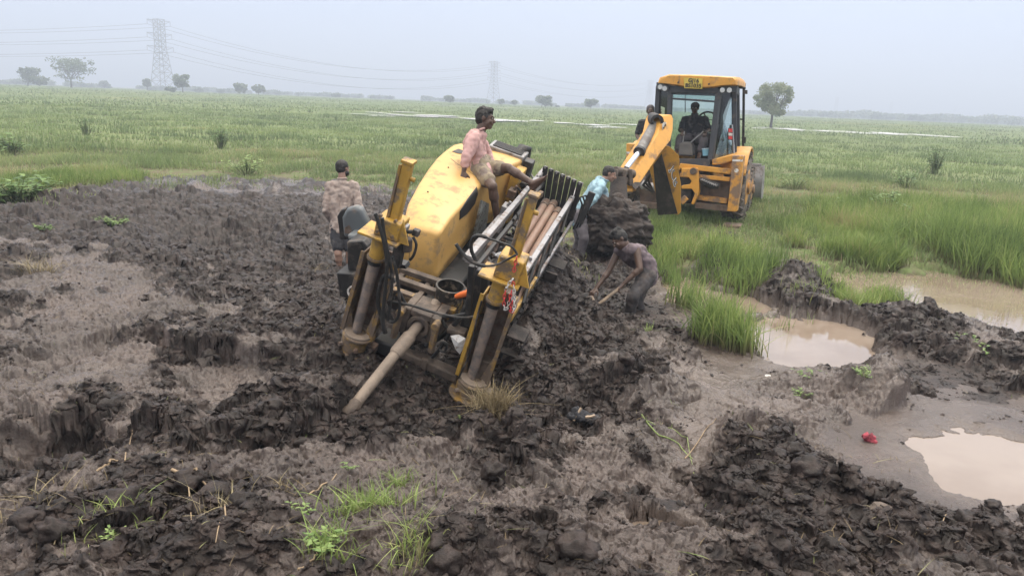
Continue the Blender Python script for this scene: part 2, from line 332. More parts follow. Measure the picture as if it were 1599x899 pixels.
PUD = [  # puddles: centre px, radii px, water level, bed depth
    ('near', (1545, 725, 104, 50), -.04), ('mid', (1262, 533, 116, 46), -.20), ('inlet', (1120, 474, 84, 22), -.20), ('pond', (1560, 478, 260, 50), -.16), ('rut', (1040, 842, 60, 26), RUTZ), ('wheel', (1065, 445, 34, 16), -.2)]
PUDE = [(ell(*q, z=zl), zl) for _, q, zl in PUD]
RGM = np.array([[0.943,0.232,0.238],[-0.169,0.951,-0.258],[-0.286,0.203,0.936]]); _u, _s, _v = np.linalg.svd(RGM); RGM = _u @ _v
RGT = np.array([-.833, 6.268, -.035])            # drilling rig frame: x across, y to its rear, z up (it leans in the mud)
def W(p): return RGM @ np.asarray(p, float) + RGT
def LR(px, py, ax, val):
    r = RGM.T @ ray(px, py); o = RGM.T @ (CAM - RGT); i = 'xyz'.index(ax); return o + r * ((val - o[i]) / r[i])
def ground(x, y, full=True):
    z, mud, crumb, r, az, slk = height(x, y, full)
    wet = np.zeros(x.shape) + slk
    # the slope the rig has slid onto
    lx = RGM[0,0]*(x-RGT[0])+RGM[1,0]*(y-RGT[1]); ly = RGM[0,1]*(x-RGT[0])+RGM[1,1]*(y-RGT[1]); nrm = RGM[:, 2]; o3 = W((0, 0, -.10))
    zp = o3[2] - (nrm[0]*(x-o3[0]) + nrm[1]*(y-o3[1])) / nrm[2]
    dd = np.hypot(np.maximum(np.abs(lx-.08)-.64, 0), np.maximum(np.abs(ly-1.95)-1.3, 0)); fw_ = 1 - sstep(0, .34, dd); z = z * (1 - fw_) + (zp + .16 * sstep(.55, .80, lx) + (z + .2) * .35) * fw_
    n = fbm(x * 2.4, y * 2.4, 33, 4) * .22 + fbm(x * 9, y * 9, 35, 3) * .05
    VS = [ellv(x, y, e) + n for e, zl in PUDE]
    for v, (e, zl) in zip(VS, PUDE):
        rim = sstep(.9, 1.0, v) * (1 - sstep(2.0, 2.8, v)); z = np.maximum(z, zl + .006 + .03 * sstep(.98, 1.3, v)) * rim + z * (1 - rim)
    for v, (e, zl) in zip(VS, PUDE):
        ins = 1 - sstep(.84, 1.0, v); z = z * (1 - ins) + ins * np.minimum(zl - .05 + (z - zl) * .06, zl - .012)
        shore = (1 - sstep(.95, 1.6, v)) * (1 - sstep(zl + .05, zl + .16, z)); wet = np.maximum(wet, shore); crumb = crumb * (1 - .7 * shore)
    pass
    return z, mud, crumb, wet, r
def gz(x, y):
    z = ground(np.array([float(x)]), np.array([float(y)]), False)[0]; return float(z[0])

dense = np.linspace(R(-37.5), R(37.5), 1240); sl = R(37.5) + (R(180) - R(37.5)) * (np.linspace(0, 1, 70)[1:] ** 1.4)
AZ = np.r_[-sl[:-1][::-1], dense, sl[:-1], ]
rr = [.05, .4, .8, 1.2, 1.6, 1.9, 2.1]; 
q = 2.2; step = .0016
while q < 2600:
    rr.append(q)
    step = .0019 if q < 7 else (.0024 if q < 11 else (.0032 if q < 17 else min(.06, step * 1.06)))
    q *= 1 + step
RRs = np.array(rr + [2600.0])
AA, RG = np.meshgrid(AZ, RRs); X = (RG * np.sin(AA)).ravel(); Y = (RG * np.cos(AA)).ravel()
_o = [ground(X[i:i+60000], Y[i:i+60000]) for i in range(0, len(X), 60000)]
Z, MUD, CRB, WET, RD = [np.concatenate([q[k] for q in _o]) for k in range(5)]
# push clods sideways a little so banks overhang and lumps are not a pure height field
k = MUD * (.3 + .7 * CRB)
X2 = X + k * fbm(X * 9, Y * 9 + Z * 22, 101, 3) * .034; Y2 = Y + k * fbm(X * 9 + 5, Y * 9 + Z * 22, 102, 3) * .034
nr, nc = len(RRs), len(AZ)
i = np.arange(nr - 1)[:, None] * nc; j = np.arange(nc)[None, :]; jn = (j + 1) % nc
FQ = np.stack([i + j, i + jn, i + nc + jn, i + nc + j], -1).reshape(-1, 4)[:, ::-1]
GR_V = np.stack([X2, Y2, Z], 1)

# ground material
gm = bpy.data.materials.new("ground_soil"); gm.use_nodes = True; nt = gm.node_tree; N = nt.nodes.new; K = nt.links.new; pb = nt.nodes['Principled BSDF']
def attr(n):
    a = N('ShaderNodeAttribute'); a.attribute_name = n; return a.outputs['Fac']
def noise(sc, det=5, ro=.55, vec=None):
    n = N('ShaderNodeTexNoise'); n.inputs['Scale'].default_value = sc; n.inputs['Detail'].default_value = det; n.inputs['Roughness'].default_value = ro
    K(vec or tcg.outputs['Object'], n.inputs['Vector']); return n.outputs['Fac']
def rng(s, a, b, c=0, d=1):
    n = N('ShaderNodeMapRange'); n.interpolation_type = 'SMOOTHSTEP'; K(s, n.inputs['Value'])
    for q, v in zip(('From Min', 'From Max', 'To Min', 'To Max'), (a, b, c, d)): n.inputs[q].default_value = v
    return n.outputs[0]
def mixc(f, a, b):
    n = N('ShaderNodeMix'); n.data_type = 'RGBA'
    for q, v in (('Factor', f), ('A', a), ('B', b)):
        if hasattr(v, 'links'): K(v, n.inputs[q])
        else: n.inputs[q].default_value = v if q == 'Factor' else (*v, 1)
    return n.outputs['Result']
def mth(op, a, b):
    n = N('ShaderNodeMath'); n.operation = op
    for i_, v in enumerate((a, b)):
        if hasattr(v, 'links'): K(v, n.inputs[i_])
        else: n.inputs[i_].default_value = v
    return n.outputs[0]
tcg = N('ShaderNodeTexCoord')
a_m, a_c, a_w = attr('mud'), attr('crumb'), attr('wet')
cf = mth('ADD', a_c, mth('MULTIPLY', mth('SUBTRACT', noise(14, 8, .72), .5), 1.9))
cf = rng(cf, .22, .62)
clay = mixc(rng(noise(1.3, 6, .6), .35, .65), (.050, .037, .032), (.096, .073, .064))
clay = mixc(rng(noise(45, 4, .6), .5, .72), clay, (.032, .024, .021))
dark = mixc(rng(noise(9, 6, .7), .4, .65), (.014, .010, .0085), (.045, .032, .028))
mudc = mixc(cf, clay, dark)
mudc = mixc(mth('MULTIPLY', a_w, .6), mudc, (.140, .112, .097))
gr1 = mixc(rng(noise(.07, 5, .6), .35, .65), (.11, .15, .06), (.155, .19, .083))
gr1 = mixc(rng(noise(.9, 6, .65), .5, .72), gr1, (.09, .125, .05))
gr1 = mixc(rng(noise(.018, 4, .6), .56, .66), gr1, (.19, .20, .085))
soil = mixc(rng(noise(2.5, 6, .7), .42, .6), (.13, .11, .075), gr1)
ng = N('ShaderNodeVectorMath'); ng.operation = 'LENGTH'; K(tcg.outputs['Object'], ng.inputs[0])
field = mixc(rng(ng.outputs['Value'], 22, 45), soil, gr1)
K(mixc(a_m, field, mudc), pb.inputs['Base Color'])
rgh = mth('ADD', rng(cf, 0, 1, .32, .44), mth('MULTIPLY', mth('SUBTRACT', noise(5, 6, .6), .5), .5))
rgh = mth('SUBTRACT', rgh, mth('MULTIPLY', a_w, .18))
rm = N('ShaderNodeMix'); K(a_m, rm.inputs['Factor']); rm.inputs['A'].default_value = .95; K(rgh, rm.inputs['B']); K(rm.outputs['Result'], pb.inputs['Roughness'])
sp = N('ShaderNodeMix'); K(a_m, sp.inputs['Factor']); sp.inputs['A'].default_value = .1; sp.inputs['B'].default_value = .55; K(rng(cf, 0, 1, .5, .27), sp.inputs['B']); K(sp.outputs['Result'], pb.inputs['Specular IOR Level'])
bh = mth('ADD', mth('MULTIPLY', noise(60, 8, .7), 1.0), mth('MULTIPLY', noise(18, 5, .6), 1.2))
bp = N('ShaderNodeBump'); bp.inputs['Distance'].default_value = .018; bp.inputs['Strength'].default_value = .6; K(bh, bp.inputs['Height']); K(bp.outputs[0], pb.inputs['Normal'])
g = link_mesh('ground', np_mesh('ground', GR_V, FQ, [gm], smooth=False, attrs=dict(mud=MUD, crumb=CRB, wet=WET)))
g.data.polygons.foreach_set('use_smooth', [True] * len(g.data.polygons))
tag(g, kind='structure')

# water
wm = bpy.data.materials.new("muddy_water"); wm.use_nodes = True; nt = wm.node_tree; N = nt.nodes.new; K = nt.links.new; pb = nt.nodes['Principled BSDF']; tcg = N('ShaderNodeTexCoord')
K(mixc(rng(noise(.9, 4, .6), .35, .65), (.205, .158, .122), (.26, .21, .17)), pb.inputs['Base Color']); pb.inputs['Roughness'].default_value = .04; pb.inputs['IOR'].default_value = 1.75
bp = N('ShaderNodeBump'); bp.inputs['Distance'].default_value = .004; bp.inputs['Strength'].default_value = .25; K(noise(7, 3, .5), bp.inputs['Height']); K(bp.outputs[0], pb.inputs['Normal'])
def water_sheet(x0, x1, y0, y1, zl, k):
    """a level sheet that follows the hollow it fills (a few cm under the banks all round)"""
    c = .035; gx_, gy_ = np.meshgrid(np.arange(x0, x1, c), np.arange(y0, y1, c)); zz_ = ground(gx_.ravel(), gy_.ravel())[0].reshape(gx_.shape)
    vm = np.min([ellv(gx_, gy_, PUDE[q][0]) for q in k], 0); ot = np.min([ellv(gx_, gy_, PUDE[q][0]) for q in range(len(PUDE)) if q not in k], 0); w_ = (zz_ < zl + .004) & (vm < 1.4) & (vm < ot)
    for _ in range(2):
        p_ = np.pad(w_, 1); w_ = p_[1:-1, 1:-1] | p_[:-2, 1:-1] | p_[2:, 1:-1] | p_[1:-1, :-2] | p_[1:-1, 2:]
    n0, n1 = w_.shape; cell = w_[:-1, :-1] & w_[1:, 1:] & w_[:-1, 1:] & w_[1:, :-1]; I, J_ = np.nonzero(cell); ids = lambda a_, b_: a_ * n1 + b_
    Fq = np.stack([ids(I, J_), ids(I, J_ + 1), ids(I + 1, J_ + 1), ids(I + 1, J_)], -1); used, inv = np.unique(Fq, return_inverse=True)
    V_ = np.stack([gx_.ravel()[used], gy_.ravel()[used], np.full(len(used), zl)], 1)
    return tag(link_mesh('puddle_water', np_mesh('puddle_water', V_, inv.reshape(-1, 4), [wm])), kind='structure')
for k in ((0,), (3,), (4,), (1, 2, 5)):
    bb_ = np.array([(PUDE[q][0][0] - PUDE[q][0][2] * 1.6 - .3, PUDE[q][0][0] + PUDE[q][0][2] * 1.6 + .3, PUDE[q][0][1] - PUDE[q][0][3] * 1.6 - .8, PUDE[q][0][1] + PUDE[q][0][3] * 1.6 + .8) for q in k])
    water_sheet(bb_[:, 0].min(), bb_[:, 1].max(), bb_[:, 2].min(), bb_[:, 3].max(), PUDE[k[0]][1], k)
# ================================================================== GRASS
rs = np.random.RandomState(11)
def blades(name, x, y, z, h, w, hue, lean=.35, seg=3, material=None, label=None, cat='grass', curve=1.0, parent=None):
    n = len(x); fa = rs.rand(n) * 2 * np.pi; la = rs.rand(n) * 2 * np.pi; ln = np.abs(rs.normal(0, 1, n)) * lean * h
    V = np.zeros((n, (seg + 1) * 2, 3)); H = np.repeat(hue[:, None], (seg + 1) * 2, 1); T = np.zeros((n, (seg + 1) * 2))
    for s in range(seg + 1):
        t = s / seg; ww = w * (1 - .9 * t ** 1.6) * .5; b = t ** (1 + curve)
        cx = x + np.cos(la) * ln * b; cy = y + np.sin(la) * ln * b; cz = z + h * t * (1 - .25 * np.clip(ln / h, 0, 1.5) * t)
        for q, sg in ((0, -1), (1, 1)):
            V[:, 2*s+q, 0] = cx + sg * ww * np.cos(fa); V[:, 2*s+q, 1] = cy + sg * ww * np.sin(fa); V[:, 2*s+q, 2] = cz; T[:, 2*s+q] = t
    base = np.arange(n)[:, None, None] * ((seg + 1) * 2)
    f = np.array([[2*s, 2*s+1, 2*s+3, 2*s+2] for s in range(seg)])[None]
    me = np_mesh(name, V.reshape(-1, 3), (base + f).reshape(-1, 4), [material], attrs=dict(hue=H.ravel(), tip=T.ravel()))
    o = link_mesh(name, me, parent)
    if label: tag(o, label, cat, kind='stuff')
    return o
def leafmat(name, stops, rough=.6, trans=.35, base=None):
    m = bpy.data.materials.new(name); m.use_nodes = True; nt = m.node_tree; nt.nodes.clear(); N = nt.nodes.new; K = nt.links.new
    at = N('ShaderNodeAttribute'); at.attribute_name = 'hue'; r = N('ShaderNodeValToRGB'); e = r.color_ramp.elements
    e[0].position = stops[0][0]; e[0].color = (*stops[0][1], 1); e[1].position = stops[-1][0]; e[1].color = (*stops[-1][1], 1)
    for p_, c_ in stops[1:-1]:
        k_ = e.new(p_); k_.color = (*c_, 1)
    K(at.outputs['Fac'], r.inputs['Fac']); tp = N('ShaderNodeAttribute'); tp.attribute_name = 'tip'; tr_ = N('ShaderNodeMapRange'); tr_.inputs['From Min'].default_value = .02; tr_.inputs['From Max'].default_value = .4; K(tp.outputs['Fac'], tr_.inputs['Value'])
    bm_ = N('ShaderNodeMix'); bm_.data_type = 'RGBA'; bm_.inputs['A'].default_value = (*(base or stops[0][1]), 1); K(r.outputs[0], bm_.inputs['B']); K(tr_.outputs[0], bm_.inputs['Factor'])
    b = N('ShaderNodeBsdfPrincipled'); b.inputs['Roughness'].default_value = rough; b.inputs['Specular IOR Level'].default_value = .25; K(bm_.outputs['Result'], b.inputs['Base Color'])
    t = N('ShaderNodeBsdfTranslucent'); K(bm_.outputs['Result'], t.inputs['Color']); x = N('ShaderNodeMixShader'); x.inputs[0].default_value = trans
    o = N('ShaderNodeOutputMaterial'); K(b.outputs[0], x.inputs[1]); K(t.outputs[0], x.inputs[2]); K(x.outputs[0], o.inputs['Surface'])
    return m
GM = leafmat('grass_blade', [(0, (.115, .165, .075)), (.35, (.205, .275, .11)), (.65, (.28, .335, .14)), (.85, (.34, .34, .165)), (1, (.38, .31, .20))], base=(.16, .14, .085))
def scatter(n, a0, a1, r0, r1, pw=1.0):
    a = R(a0) + rs.rand(n) * R(a1 - a0); u = rs.rand(n)
    r = (r0 ** (2 - pw) + u * (r1 ** (2 - pw) - r0 ** (2 - pw))) ** (1 / (2 - pw)) if pw != 2 else r0 * (r1 / r0) ** u
    return r * np.sin(a), r * np.cos(a), r
def patch(x, y): return fbm(x * .12, y * .12, 201, 4)
WSTRIPS = [([(560, 176), (640, 177), (720, 182), (800, 186), (900, 191), (1010, 195)], 11.0), ([(1180, 199), (1290, 203), (1390, 208), (1500, 213)], 10.0), ([(600, 164), (700, 168), (830, 173)], 9.0)]
# --- field grass, dense near the dug ground, thinning with distance into larger tufts
def field_layer(name, n, r0, r1, pw, h, w, seg, label, per=5, spread=.12):
    x, y, r = scatter(n, -47, 47, r0, r1, pw); g_, mu, _, _, _ = ground(x, y, False)
    dens = fbm(x * .6, y * .6, 211, 3) + .55
    era = np.interp(np.arctan2(x, y), EDGE_A, EDGE_R); tr_ = (era - r < 2.6) & (era - r > -.3) & (rs.rand(n) < .6) & (x < 1)
    keep = ((mu < .35 + .3 * rs.rand(n)) | tr_) & (dens > rs.rand(n) * (.9 if r0 < 30 else .3))
    x, y, r, g_, mu = x[keep], y[keep], r[keep], g_[keep], mu[keep]
    pt = patch(x, y); hn = fbm(x * .35, y * .35, 215, 3)
    edge = np.clip((r - np.interp(np.arctan2(x, y), EDGE_A, EDGE_R)) / 3.5, 0, 1) if r0 < 30 else 1
    if r0 > 80:
        k_ = np.ones(len(x), bool)
        for pts_, wd_ in WSTRIPS:
            q_ = [G(a_, b_, .3) for a_, b_ in pts_]
            for i_ in range(len(q_) - 1):
                d_, _, _ = seg_d(x, y, q_[i_], q_[i_ + 1]); k_ &= (d_ > wd_ * .8) | (rs.rand(len(x)) > .75)
        x, y, r, g_, pt, hn = x[k_], y[k_], r[k_], g_[k_], pt[k_], hn[k_]
    X_ = np.repeat(x, per) + rs.normal(0, spread, len(x) * per); Y_ = np.repeat(y, per) + rs.normal(0, spread, len(x) * per)
    hh = np.repeat(h * (.55 + .9 * np.clip(hn + .4, 0, 1.3)) * (.45 + .55 * edge), per) * (.6 + .7 * rs.rand(len(X_)))
    hue = np.clip(np.repeat((.5 if r0 < 25 else .30) + pt * (.55 if r0 < 25 else .35) - hn * .25, per) + rs.normal(0, .13 if r0 < 25 else .06, len(X_)) + (rs.rand(len(X_)) > .95) * (.4 if r0 < 25 else 0), 0, 1)
    ww = w * (.7 + .6 * rs.rand(len(X_)))
    return blades(name, X_, Y_, np.repeat(g_, per) - .02, hh, ww, hue, .45, seg, GM, label)
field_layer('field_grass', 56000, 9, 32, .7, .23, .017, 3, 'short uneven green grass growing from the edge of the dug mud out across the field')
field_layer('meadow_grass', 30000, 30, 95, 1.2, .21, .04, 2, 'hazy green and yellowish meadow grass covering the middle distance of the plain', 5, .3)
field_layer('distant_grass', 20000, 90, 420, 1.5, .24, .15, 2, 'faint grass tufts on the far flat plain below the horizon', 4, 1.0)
# --- tall bright grass in and beside the ponds: zones by ellipse (photo px) with count, height, z
REED = [((1500, 372, 190, 34), 4000, .58), ((1600, 410, 110, 34), 2100, .70), ((1340, 378, 90, 14), 800, .36), ((1030, 395, 40, 26), 330, .34), ((1075, 352, 60, 10), 300, .26),
        ((1150, 432, 54, 22), 250, .42), ((1110, 405, 54, 18), 200, .34), ((1290, 408, 12, 5), 100, .5), ((1240, 402, 12, 5), 56, .42), ((1325, 414, 16, 5), 100, .48), ((1370, 418, 30, 6), 220, .5), ((1030, 430, 26, 16), 90, .34), ((1118, 532, 30, 11), 85, .52), ((1152, 545, 26, 8), 34, .56), ((1185, 440, 20, 12), 70, .32), ((1260, 376, 60, 8), 200, .32),
        ((1330, 478, 30, 5), 60, .24), ((1385, 470, 24, 6), 90, .30), ((1070, 478, 20, 8), 22, .5), ((1300, 462, 30, 6), 46, .26), ((150, 290, 80, 10), 500, .30), ((60, 300, 60, 8), 500, .34)]
xs, ys, zs, hs = [], [], [], []
for q, n, h in REED:
    cx, cy, rx, ry, az = ell(*q, z=-.15); n2 = n; a = rs.rand(n2) * 2 * np.pi; rad = np.sqrt(rs.rand(n2)); u = rx * rad * np.cos(a); v = ry * rad * np.sin(a)
    x = cx + u * math.cos(az) + v * math.sin(az); y = cy - u * math.sin(az) + v * math.cos(az)
    keep = fbm(x * 1.6, y * 1.6, 231, 3) > -.28; x, y = x[keep], y[keep]
    per = 8; x = np.repeat(x, per) + rs.normal(0, .075, len(x) * per); y = np.repeat(y, per) + rs.normal(0, .075, len(y) * per)
    xs.append(x); ys.append(y); hs.append(h * (.5 + .65 * rs.rand(len(x))) * (1 + .25 * fbm(x, y, 233, 2)))
x = np.concatenate(xs); y = np.concatenate(ys); hs = np.concatenate(hs); zz = ground(x, y, False)[0]
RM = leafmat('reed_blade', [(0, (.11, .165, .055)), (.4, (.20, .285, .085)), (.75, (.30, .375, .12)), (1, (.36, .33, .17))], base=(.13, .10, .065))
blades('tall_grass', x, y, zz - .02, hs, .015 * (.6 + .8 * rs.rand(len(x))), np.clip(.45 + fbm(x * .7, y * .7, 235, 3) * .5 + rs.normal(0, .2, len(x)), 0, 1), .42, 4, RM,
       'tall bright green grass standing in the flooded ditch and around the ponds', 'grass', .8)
# --- far shallow water lying in the field
fw = bpy.data.materials.new("sky_pale_field_water"); fw.use_nodes = True; _b = fw.node_tree.nodes['Principled BSDF']; _b.inputs['Base Color'].default_value = (.50, .49, .47, 1); _b.inputs['Roughness'].default_value = .3; _b.inputs['IOR'].default_value = 2.2  # pale base colour stands in for the bright sky mirrored in the water
def strip(pts, wid, s, n):
    """broken glints of shallow water: irregular flat pools between the grass"""
    r_ = np.random.RandomState(40 + s); vs = []; fs = []; q_ = [G(a, b, .3) for a, b in pts]; q_ = [np.array((q[0], q[1])) for q in q_]
    for k in range(n):
        t = r_.rand() * (len(q_) - 1); i0 = int(t); c = q_[i0] + (q_[i0+1] - q_[i0]) * (t - i0); dr = c / np.linalg.norm(c); la = np.array((dr[1], -dr[0])); c = c + dr * r_.normal(0, wid * .45)
        L0 = 1.0 + 2.6 * r_.rand() ** 2; W0 = .7 + 1.9 * r_.rand(); b0 = len(vs); zc_ = float(ground(np.array([c[0]]), np.array([c[1]]), False)[0][0]) + .10
        for j in range(12):
            a = j / 12 * 6.283; m_ = .7 + .6 * r_.rand(); p = c + la * math.cos(a) * L0 * m_ + dr * math.sin(a) * W0 * m_; vs.append((p[0], p[1], zc_ + k * .0012))
        fs.append(tuple(range(b0, b0 + 12)))
    me = bpy.data.meshes.new('flood_water'); me.from_pydata(vs, [], fs); me.materials.append(fw); tag(link_mesh('flood_water', me), kind='structure')
for k_, (pts_, wd_) in enumerate(WSTRIPS): strip(pts_, wd_, k_ + 1, (30, 26, 9)[k_])
# ================================================================== TREES, PYLONS, FAR THINGS
M_bark = mat('bark', (.075, .06, .048), rough=.9, var=.25, scale=3)
TM = leafmat('tree_leaf', [(0, (.07, .10, .05)), (.4, (.12, .165, .08)), (.75, (.18, .22, .11)), (1, (.24, .27, .14))], .55, .25)
def leaf_cloud(name, centres, radii, n, size, parent, material, seed, squash=.85, hue0=.45):
    r_ = np.random.RandomState(seed); idx = r_.randint(0, len(centres), n); c = np.array(centres)[idx]; rad = np.array(radii)[idx]
    d = r_.normal(0, 1, (n, 3)); d /= np.linalg.norm(d, axis=1)[:, None]; k = r_.rand(n) ** .45
    p = c + d * (rad * k)[:, None] * np.array([1, 1, squash])
    u = r_.normal(0, 1, (n, 3)); u /= np.linalg.norm(u, axis=1)[:, None]; v = np.cross(u, r_.normal(0, 1, (n, 3))); v /= np.linalg.norm(v, axis=1)[:, None]
    s_ = size * (.6 + .8 * r_.rand(n))[:, None]; V = np.stack([p - u * s_, p + v * s_ * .45, p + u * s_, p - v * s_ * .45], 1).reshape(-1, 3)
    hue = np.clip(hue0 + (r_.rand(len(centres))[idx] - .5) * .5 + r_.normal(0, .15, n) + d[:, 2] * .12, 0, 1)
    me = np_mesh(name, V, np.arange(4 * n).reshape(-1, 4), [material], attrs=dict(hue=np.repeat(hue, 4), tip=np.ones(4 * n))); return link_mesh(name, me, parent)
def tree(px, py, hpx, wpx, d, label, cat='tree', group='trees scattered over the plain', seed=1, lean=0, n=2600, open_=.5, name='tree', trunk_h=.3):
    r_ = random.Random(seed); p = P(px, py, d); x, y = p[0], p[1]; z = float(ground(np.array([x]), np.array([y]), False)[0][0]); top = P(px, py - hpx, d)[2]; h = top - z; w_ = wpx / F * d / 2
    t = thing(name, (x, y, z), label, cat, group); B = MB(); cr = []; rd = []
    th = h * trunk_h; fork = np.array((lean * .1 * w_, 0, th)); B.tube([(0, 0, -.3), (lean * .03 * w_, 0, th * .5), fork], [h * .032 + .04, h * .025 + .03, h * .02 + .03], 8)
    nb = 10
    for k in range(nb):
        a = 2 * math.pi * k / nb + r_.uniform(-.4, .4); el_ = r_.uniform(-.85, .95); rr_ = w_ * .66 * math.cos(el_) * r_.uniform(.6, 1.0); ez = h * (.56 + .30 * math.sin(el_)); e = fork * .3 + np.array((math.cos(a) * rr_ + lean * w_ * .2, math.sin(a) * rr_, ez)); m_ = fork * .5 + e * .5 + (0, 0, -.05 * h)
        B.tube([fork * .98, m_, e], [h * .014 + .02, h * .010 + .015, h * .004 + .008], 6); cr.append(e); rd.append(min(w_, h) * r_.uniform(.30, .42))
        for q in range(3):
            e2 = e + np.array((r_.uniform(-1, 1), r_.uniform(-1, 1), r_.uniform(-.6, .8))) * w_ * .34; e2[2] = min(e2[2], h * .92); B.tube([m_, (m_ + e2) / 2 + (0, 0, .03 * h), e2], [h * .006 + .01, h * .005 + .008, h * .003 + .005], 5); cr.append(e2); rd.append(min(w_, h) * r_.uniform(.14, .26))
    cr.append(np.array((0, 0, h * .80))); rd.append(w_ * .42)
    fr = lambda q: q + np.array((x, y, z)); B2 = MB(); B2.v = [tuple(np.array(v) + (x, y, z)) for v in B.v]; B2.f = B.f; B2.build('trunk', M_bark, t, smooth=60)
    leaf_cloud('crown', cr, rd, n, max(.13, d * .0015) * (.8 + .4 * open_), t, TM, seed, hue0=.45 if seed != 33 else .8)
    return t
TREES = [(44, 138, 31, 38, 270, 'small leaning tree at the far left of the plain', 3, 1), (112, 140, 47, 76, 270, 'widest of the distant trees, broad crown at far left', 5, 0),
    (286, 150, 33, 31, 260, 'round topped tree just right of the tall left pylon', 7, 0), (230, 138, 15, 15, 330, 'small round tree left of the tall pylon', 9, 0),
    (375, 151, 19, 25, 300, 'left of two low trees growing close together, left of centre', 11, 0), (404, 151, 18, 22, 300, 'right of two low trees growing close together, left of centre', 13, 0),
    (701, 166, 15, 18, 300, 'small flat topped tree left of the sitting man\'s head', 15, 0), (782, 170, 14, 10, 320, 'tiny tree just right of the sitting man\'s head', 17, 0), (803, 171, 13, 10, 330, 'tiny palm-like tree a little left of the wide bushy tree', 19, 0),
    (845, 175, 24, 33, 280, 'wide bushy tree with a leaning crown beyond the flooded strip', 21, 1), (922, 178, 21, 29, 280, 'dark round tree standing between the bushy tree and the backhoe', 23, 0)]
for a, b, h_, w_, d_, lb, sd_, ln in TREES: tree(a, b, h_, w_, d_, lb, seed=sd_, lean=ln, n=1500)
tree(1203, 204, 74, 70, 112, 'nearest tree, airy pale green crown on a thin trunk right of the backhoe', seed=33, n=9500, open_=0, trunk_h=.30)
BUSH = [(62, 139, 20, 26, 265, 'pale bush between the two trees at far left'), (267, 147, 10, 20, 255, 'low bush at the foot of the tall left pylon'), (163, 135, 8, 16, 420, 'low bush right of the broad left tree'), (345, 149, 8, 14, 420, 'tiny bush left of the two close trees'),
        (310, 146, 8, 16, 400, 'small shrub right of the round topped tree'), (870, 174, 8, 9, 330, 'small bush between the bushy tree and the dark round tree'), (1428, 192, 10, 20, 700, 'rounded bush rising from the far right treeline'), (1463, 194, 8, 14, 700, 'second bump in the far right treeline'), (1490, 196, 8, 12, 700, 'small bush beside the faint right pylon'), (525, 157, 10, 16, 420, 'bush on the horizon left of the sitting man')]
for k, (a, b, h_, w_, d_, lb) in enumerate(BUSH): tree(a, b, h_, w_, d_, lb, 'bush', 'bushes on the horizon', seed=50 + k, n=900, name='bush', trunk_h=.1)
# far treeline, one mass
r_ = np.random.RandomState(77); cs, rr_ = [], []
for x0 in np.arange(-100, 1720, 2.2):
    hp = 4.5 + 4.0 * max(0, float(fbm(np.array([x0 * .02]), np.array([3.3]), 300, 4)[0]) + .2) + (4.5 if x0 > 1230 else 0) * min(1, max(0, x0 - 1230) / 80)
    if x0 < 1230 and float(pn(np.array([x0 * .018]), np.array([8.1]), 301)[0]) < -.15: continue
    dd_ = 520 + 200 * r_.rand() ; q = G(x0, 134 + x0 * .0407, 0.2); v = ray(x0, 137 + x0 * .0407); v = v / np.hypot(v[0], v[1]); h_m = hp / F * dd_
    cs.append((v[0] * dd_, v[1] * dd_, 1.0 + h_m * .4)); rr_.append(h_m * .75)
tl = leaf_cloud('distant_treeline', cs, rr_, 60000, .9, None, TM, 78, .8); tag(tl, 'low dark treeline running along the horizon', 'treeline', kind='stuff')
# pylons
M_pyl = mat('galvanised_steel', (.20, .21, .22), rough=.6, metal=.2, var=.05)
def pylon(px, py, hpx, d, label, yaw, arms, wb=.25, th=.26, group='pylons across the plain'):
    p = P(px, py, d); x, y = p[0], p[1]; z = 1.0; h = P(px, py - hpx, d)[2] - z; t = thing('pylon', (x, y, z), label, 'pylon', group)
    ca, sa = math.cos(yaw), math.sin(yaw); fr = lambda q: np.array((x + q[0]*ca - q[1]*sa, y + q[0]*sa + q[1]*ca, z + q[2])); B = MB(fr); wB = h * wb / 2; wT = h * .055
    def wz(t_): return wB + (wT - wB) * min(1, t_ / .62) if t_ < .62 else wT
    lv = [0, .14, .26, .36, .45, .54, .62, .70, .78, .86, .93, 1.0]
    for i in range(len(lv) - 1):
        a, b = lv[i], lv[i+1]; wa, wb_ = wz(a), wz(b); za, zb = a * h, b * h; c4 = [(-1, -1), (1, -1), (1, 1), (-1, 1)]
        for k in range(4):
            p0, p1 = c4[k], c4[(k+1) % 4]
            B.bar((p0[0]*wa, p0[1]*wa, za), (p0[0]*wb_, p0[1]*wb_, zb), th, th); B.bar((p0[0]*wa, p0[1]*wa, za), (p1[0]*wb_, p1[1]*wb_, zb), th*.55, th*.55); B.bar((p1[0]*wa, p1[1]*wa, za), (p0[0]*wb_, p0[1]*wb_, zb), th*.55, th*.55); B.bar((p0[0]*wb_, p0[1]*wb_, zb), (p1[0]*wb_, p1[1]*wb_, zb), th*.6, th*.6)
    B.build('lattice_tower', M_pyl, t, smooth=0); ends = []
    for zt2, ln in arms:
        A_ = MB(fr)
        for sg in (-1, 1):
            for y_ in (-wT, wT): A_.bar((sg*wT, y_, zt2*h), (sg*(wT+ln), 0, zt2*h + .2), th*.7, th*.7); A_.bar((sg*wT, y_, zt2*h - 1.6), (sg*(wT+ln), 0, zt2*h), th*.5, th*.5)
            e = fr((sg*(wT+ln), 0, zt2*h - 2.2)); ends.append(e); A_.bar((sg*(wT+ln), 0, zt2*h), (sg*(wT+ln), 0, zt2*h - 2.2), th*.6, th*.6)
        A_.build('cross_arm', M_pyl, t, smooth=0)
    return ends
arms3 = [(.98, 4.5), (.80, 5.0), (.62, 5.5)]
E1 = pylon(255, 141, 108, 400, 'tallest pylon, standing behind the grass left of centre', R(58), arms3)
E2 = pylon(770, 167, 70, 600, 'smaller hazy pylon behind the sitting man', R(48), arms3)
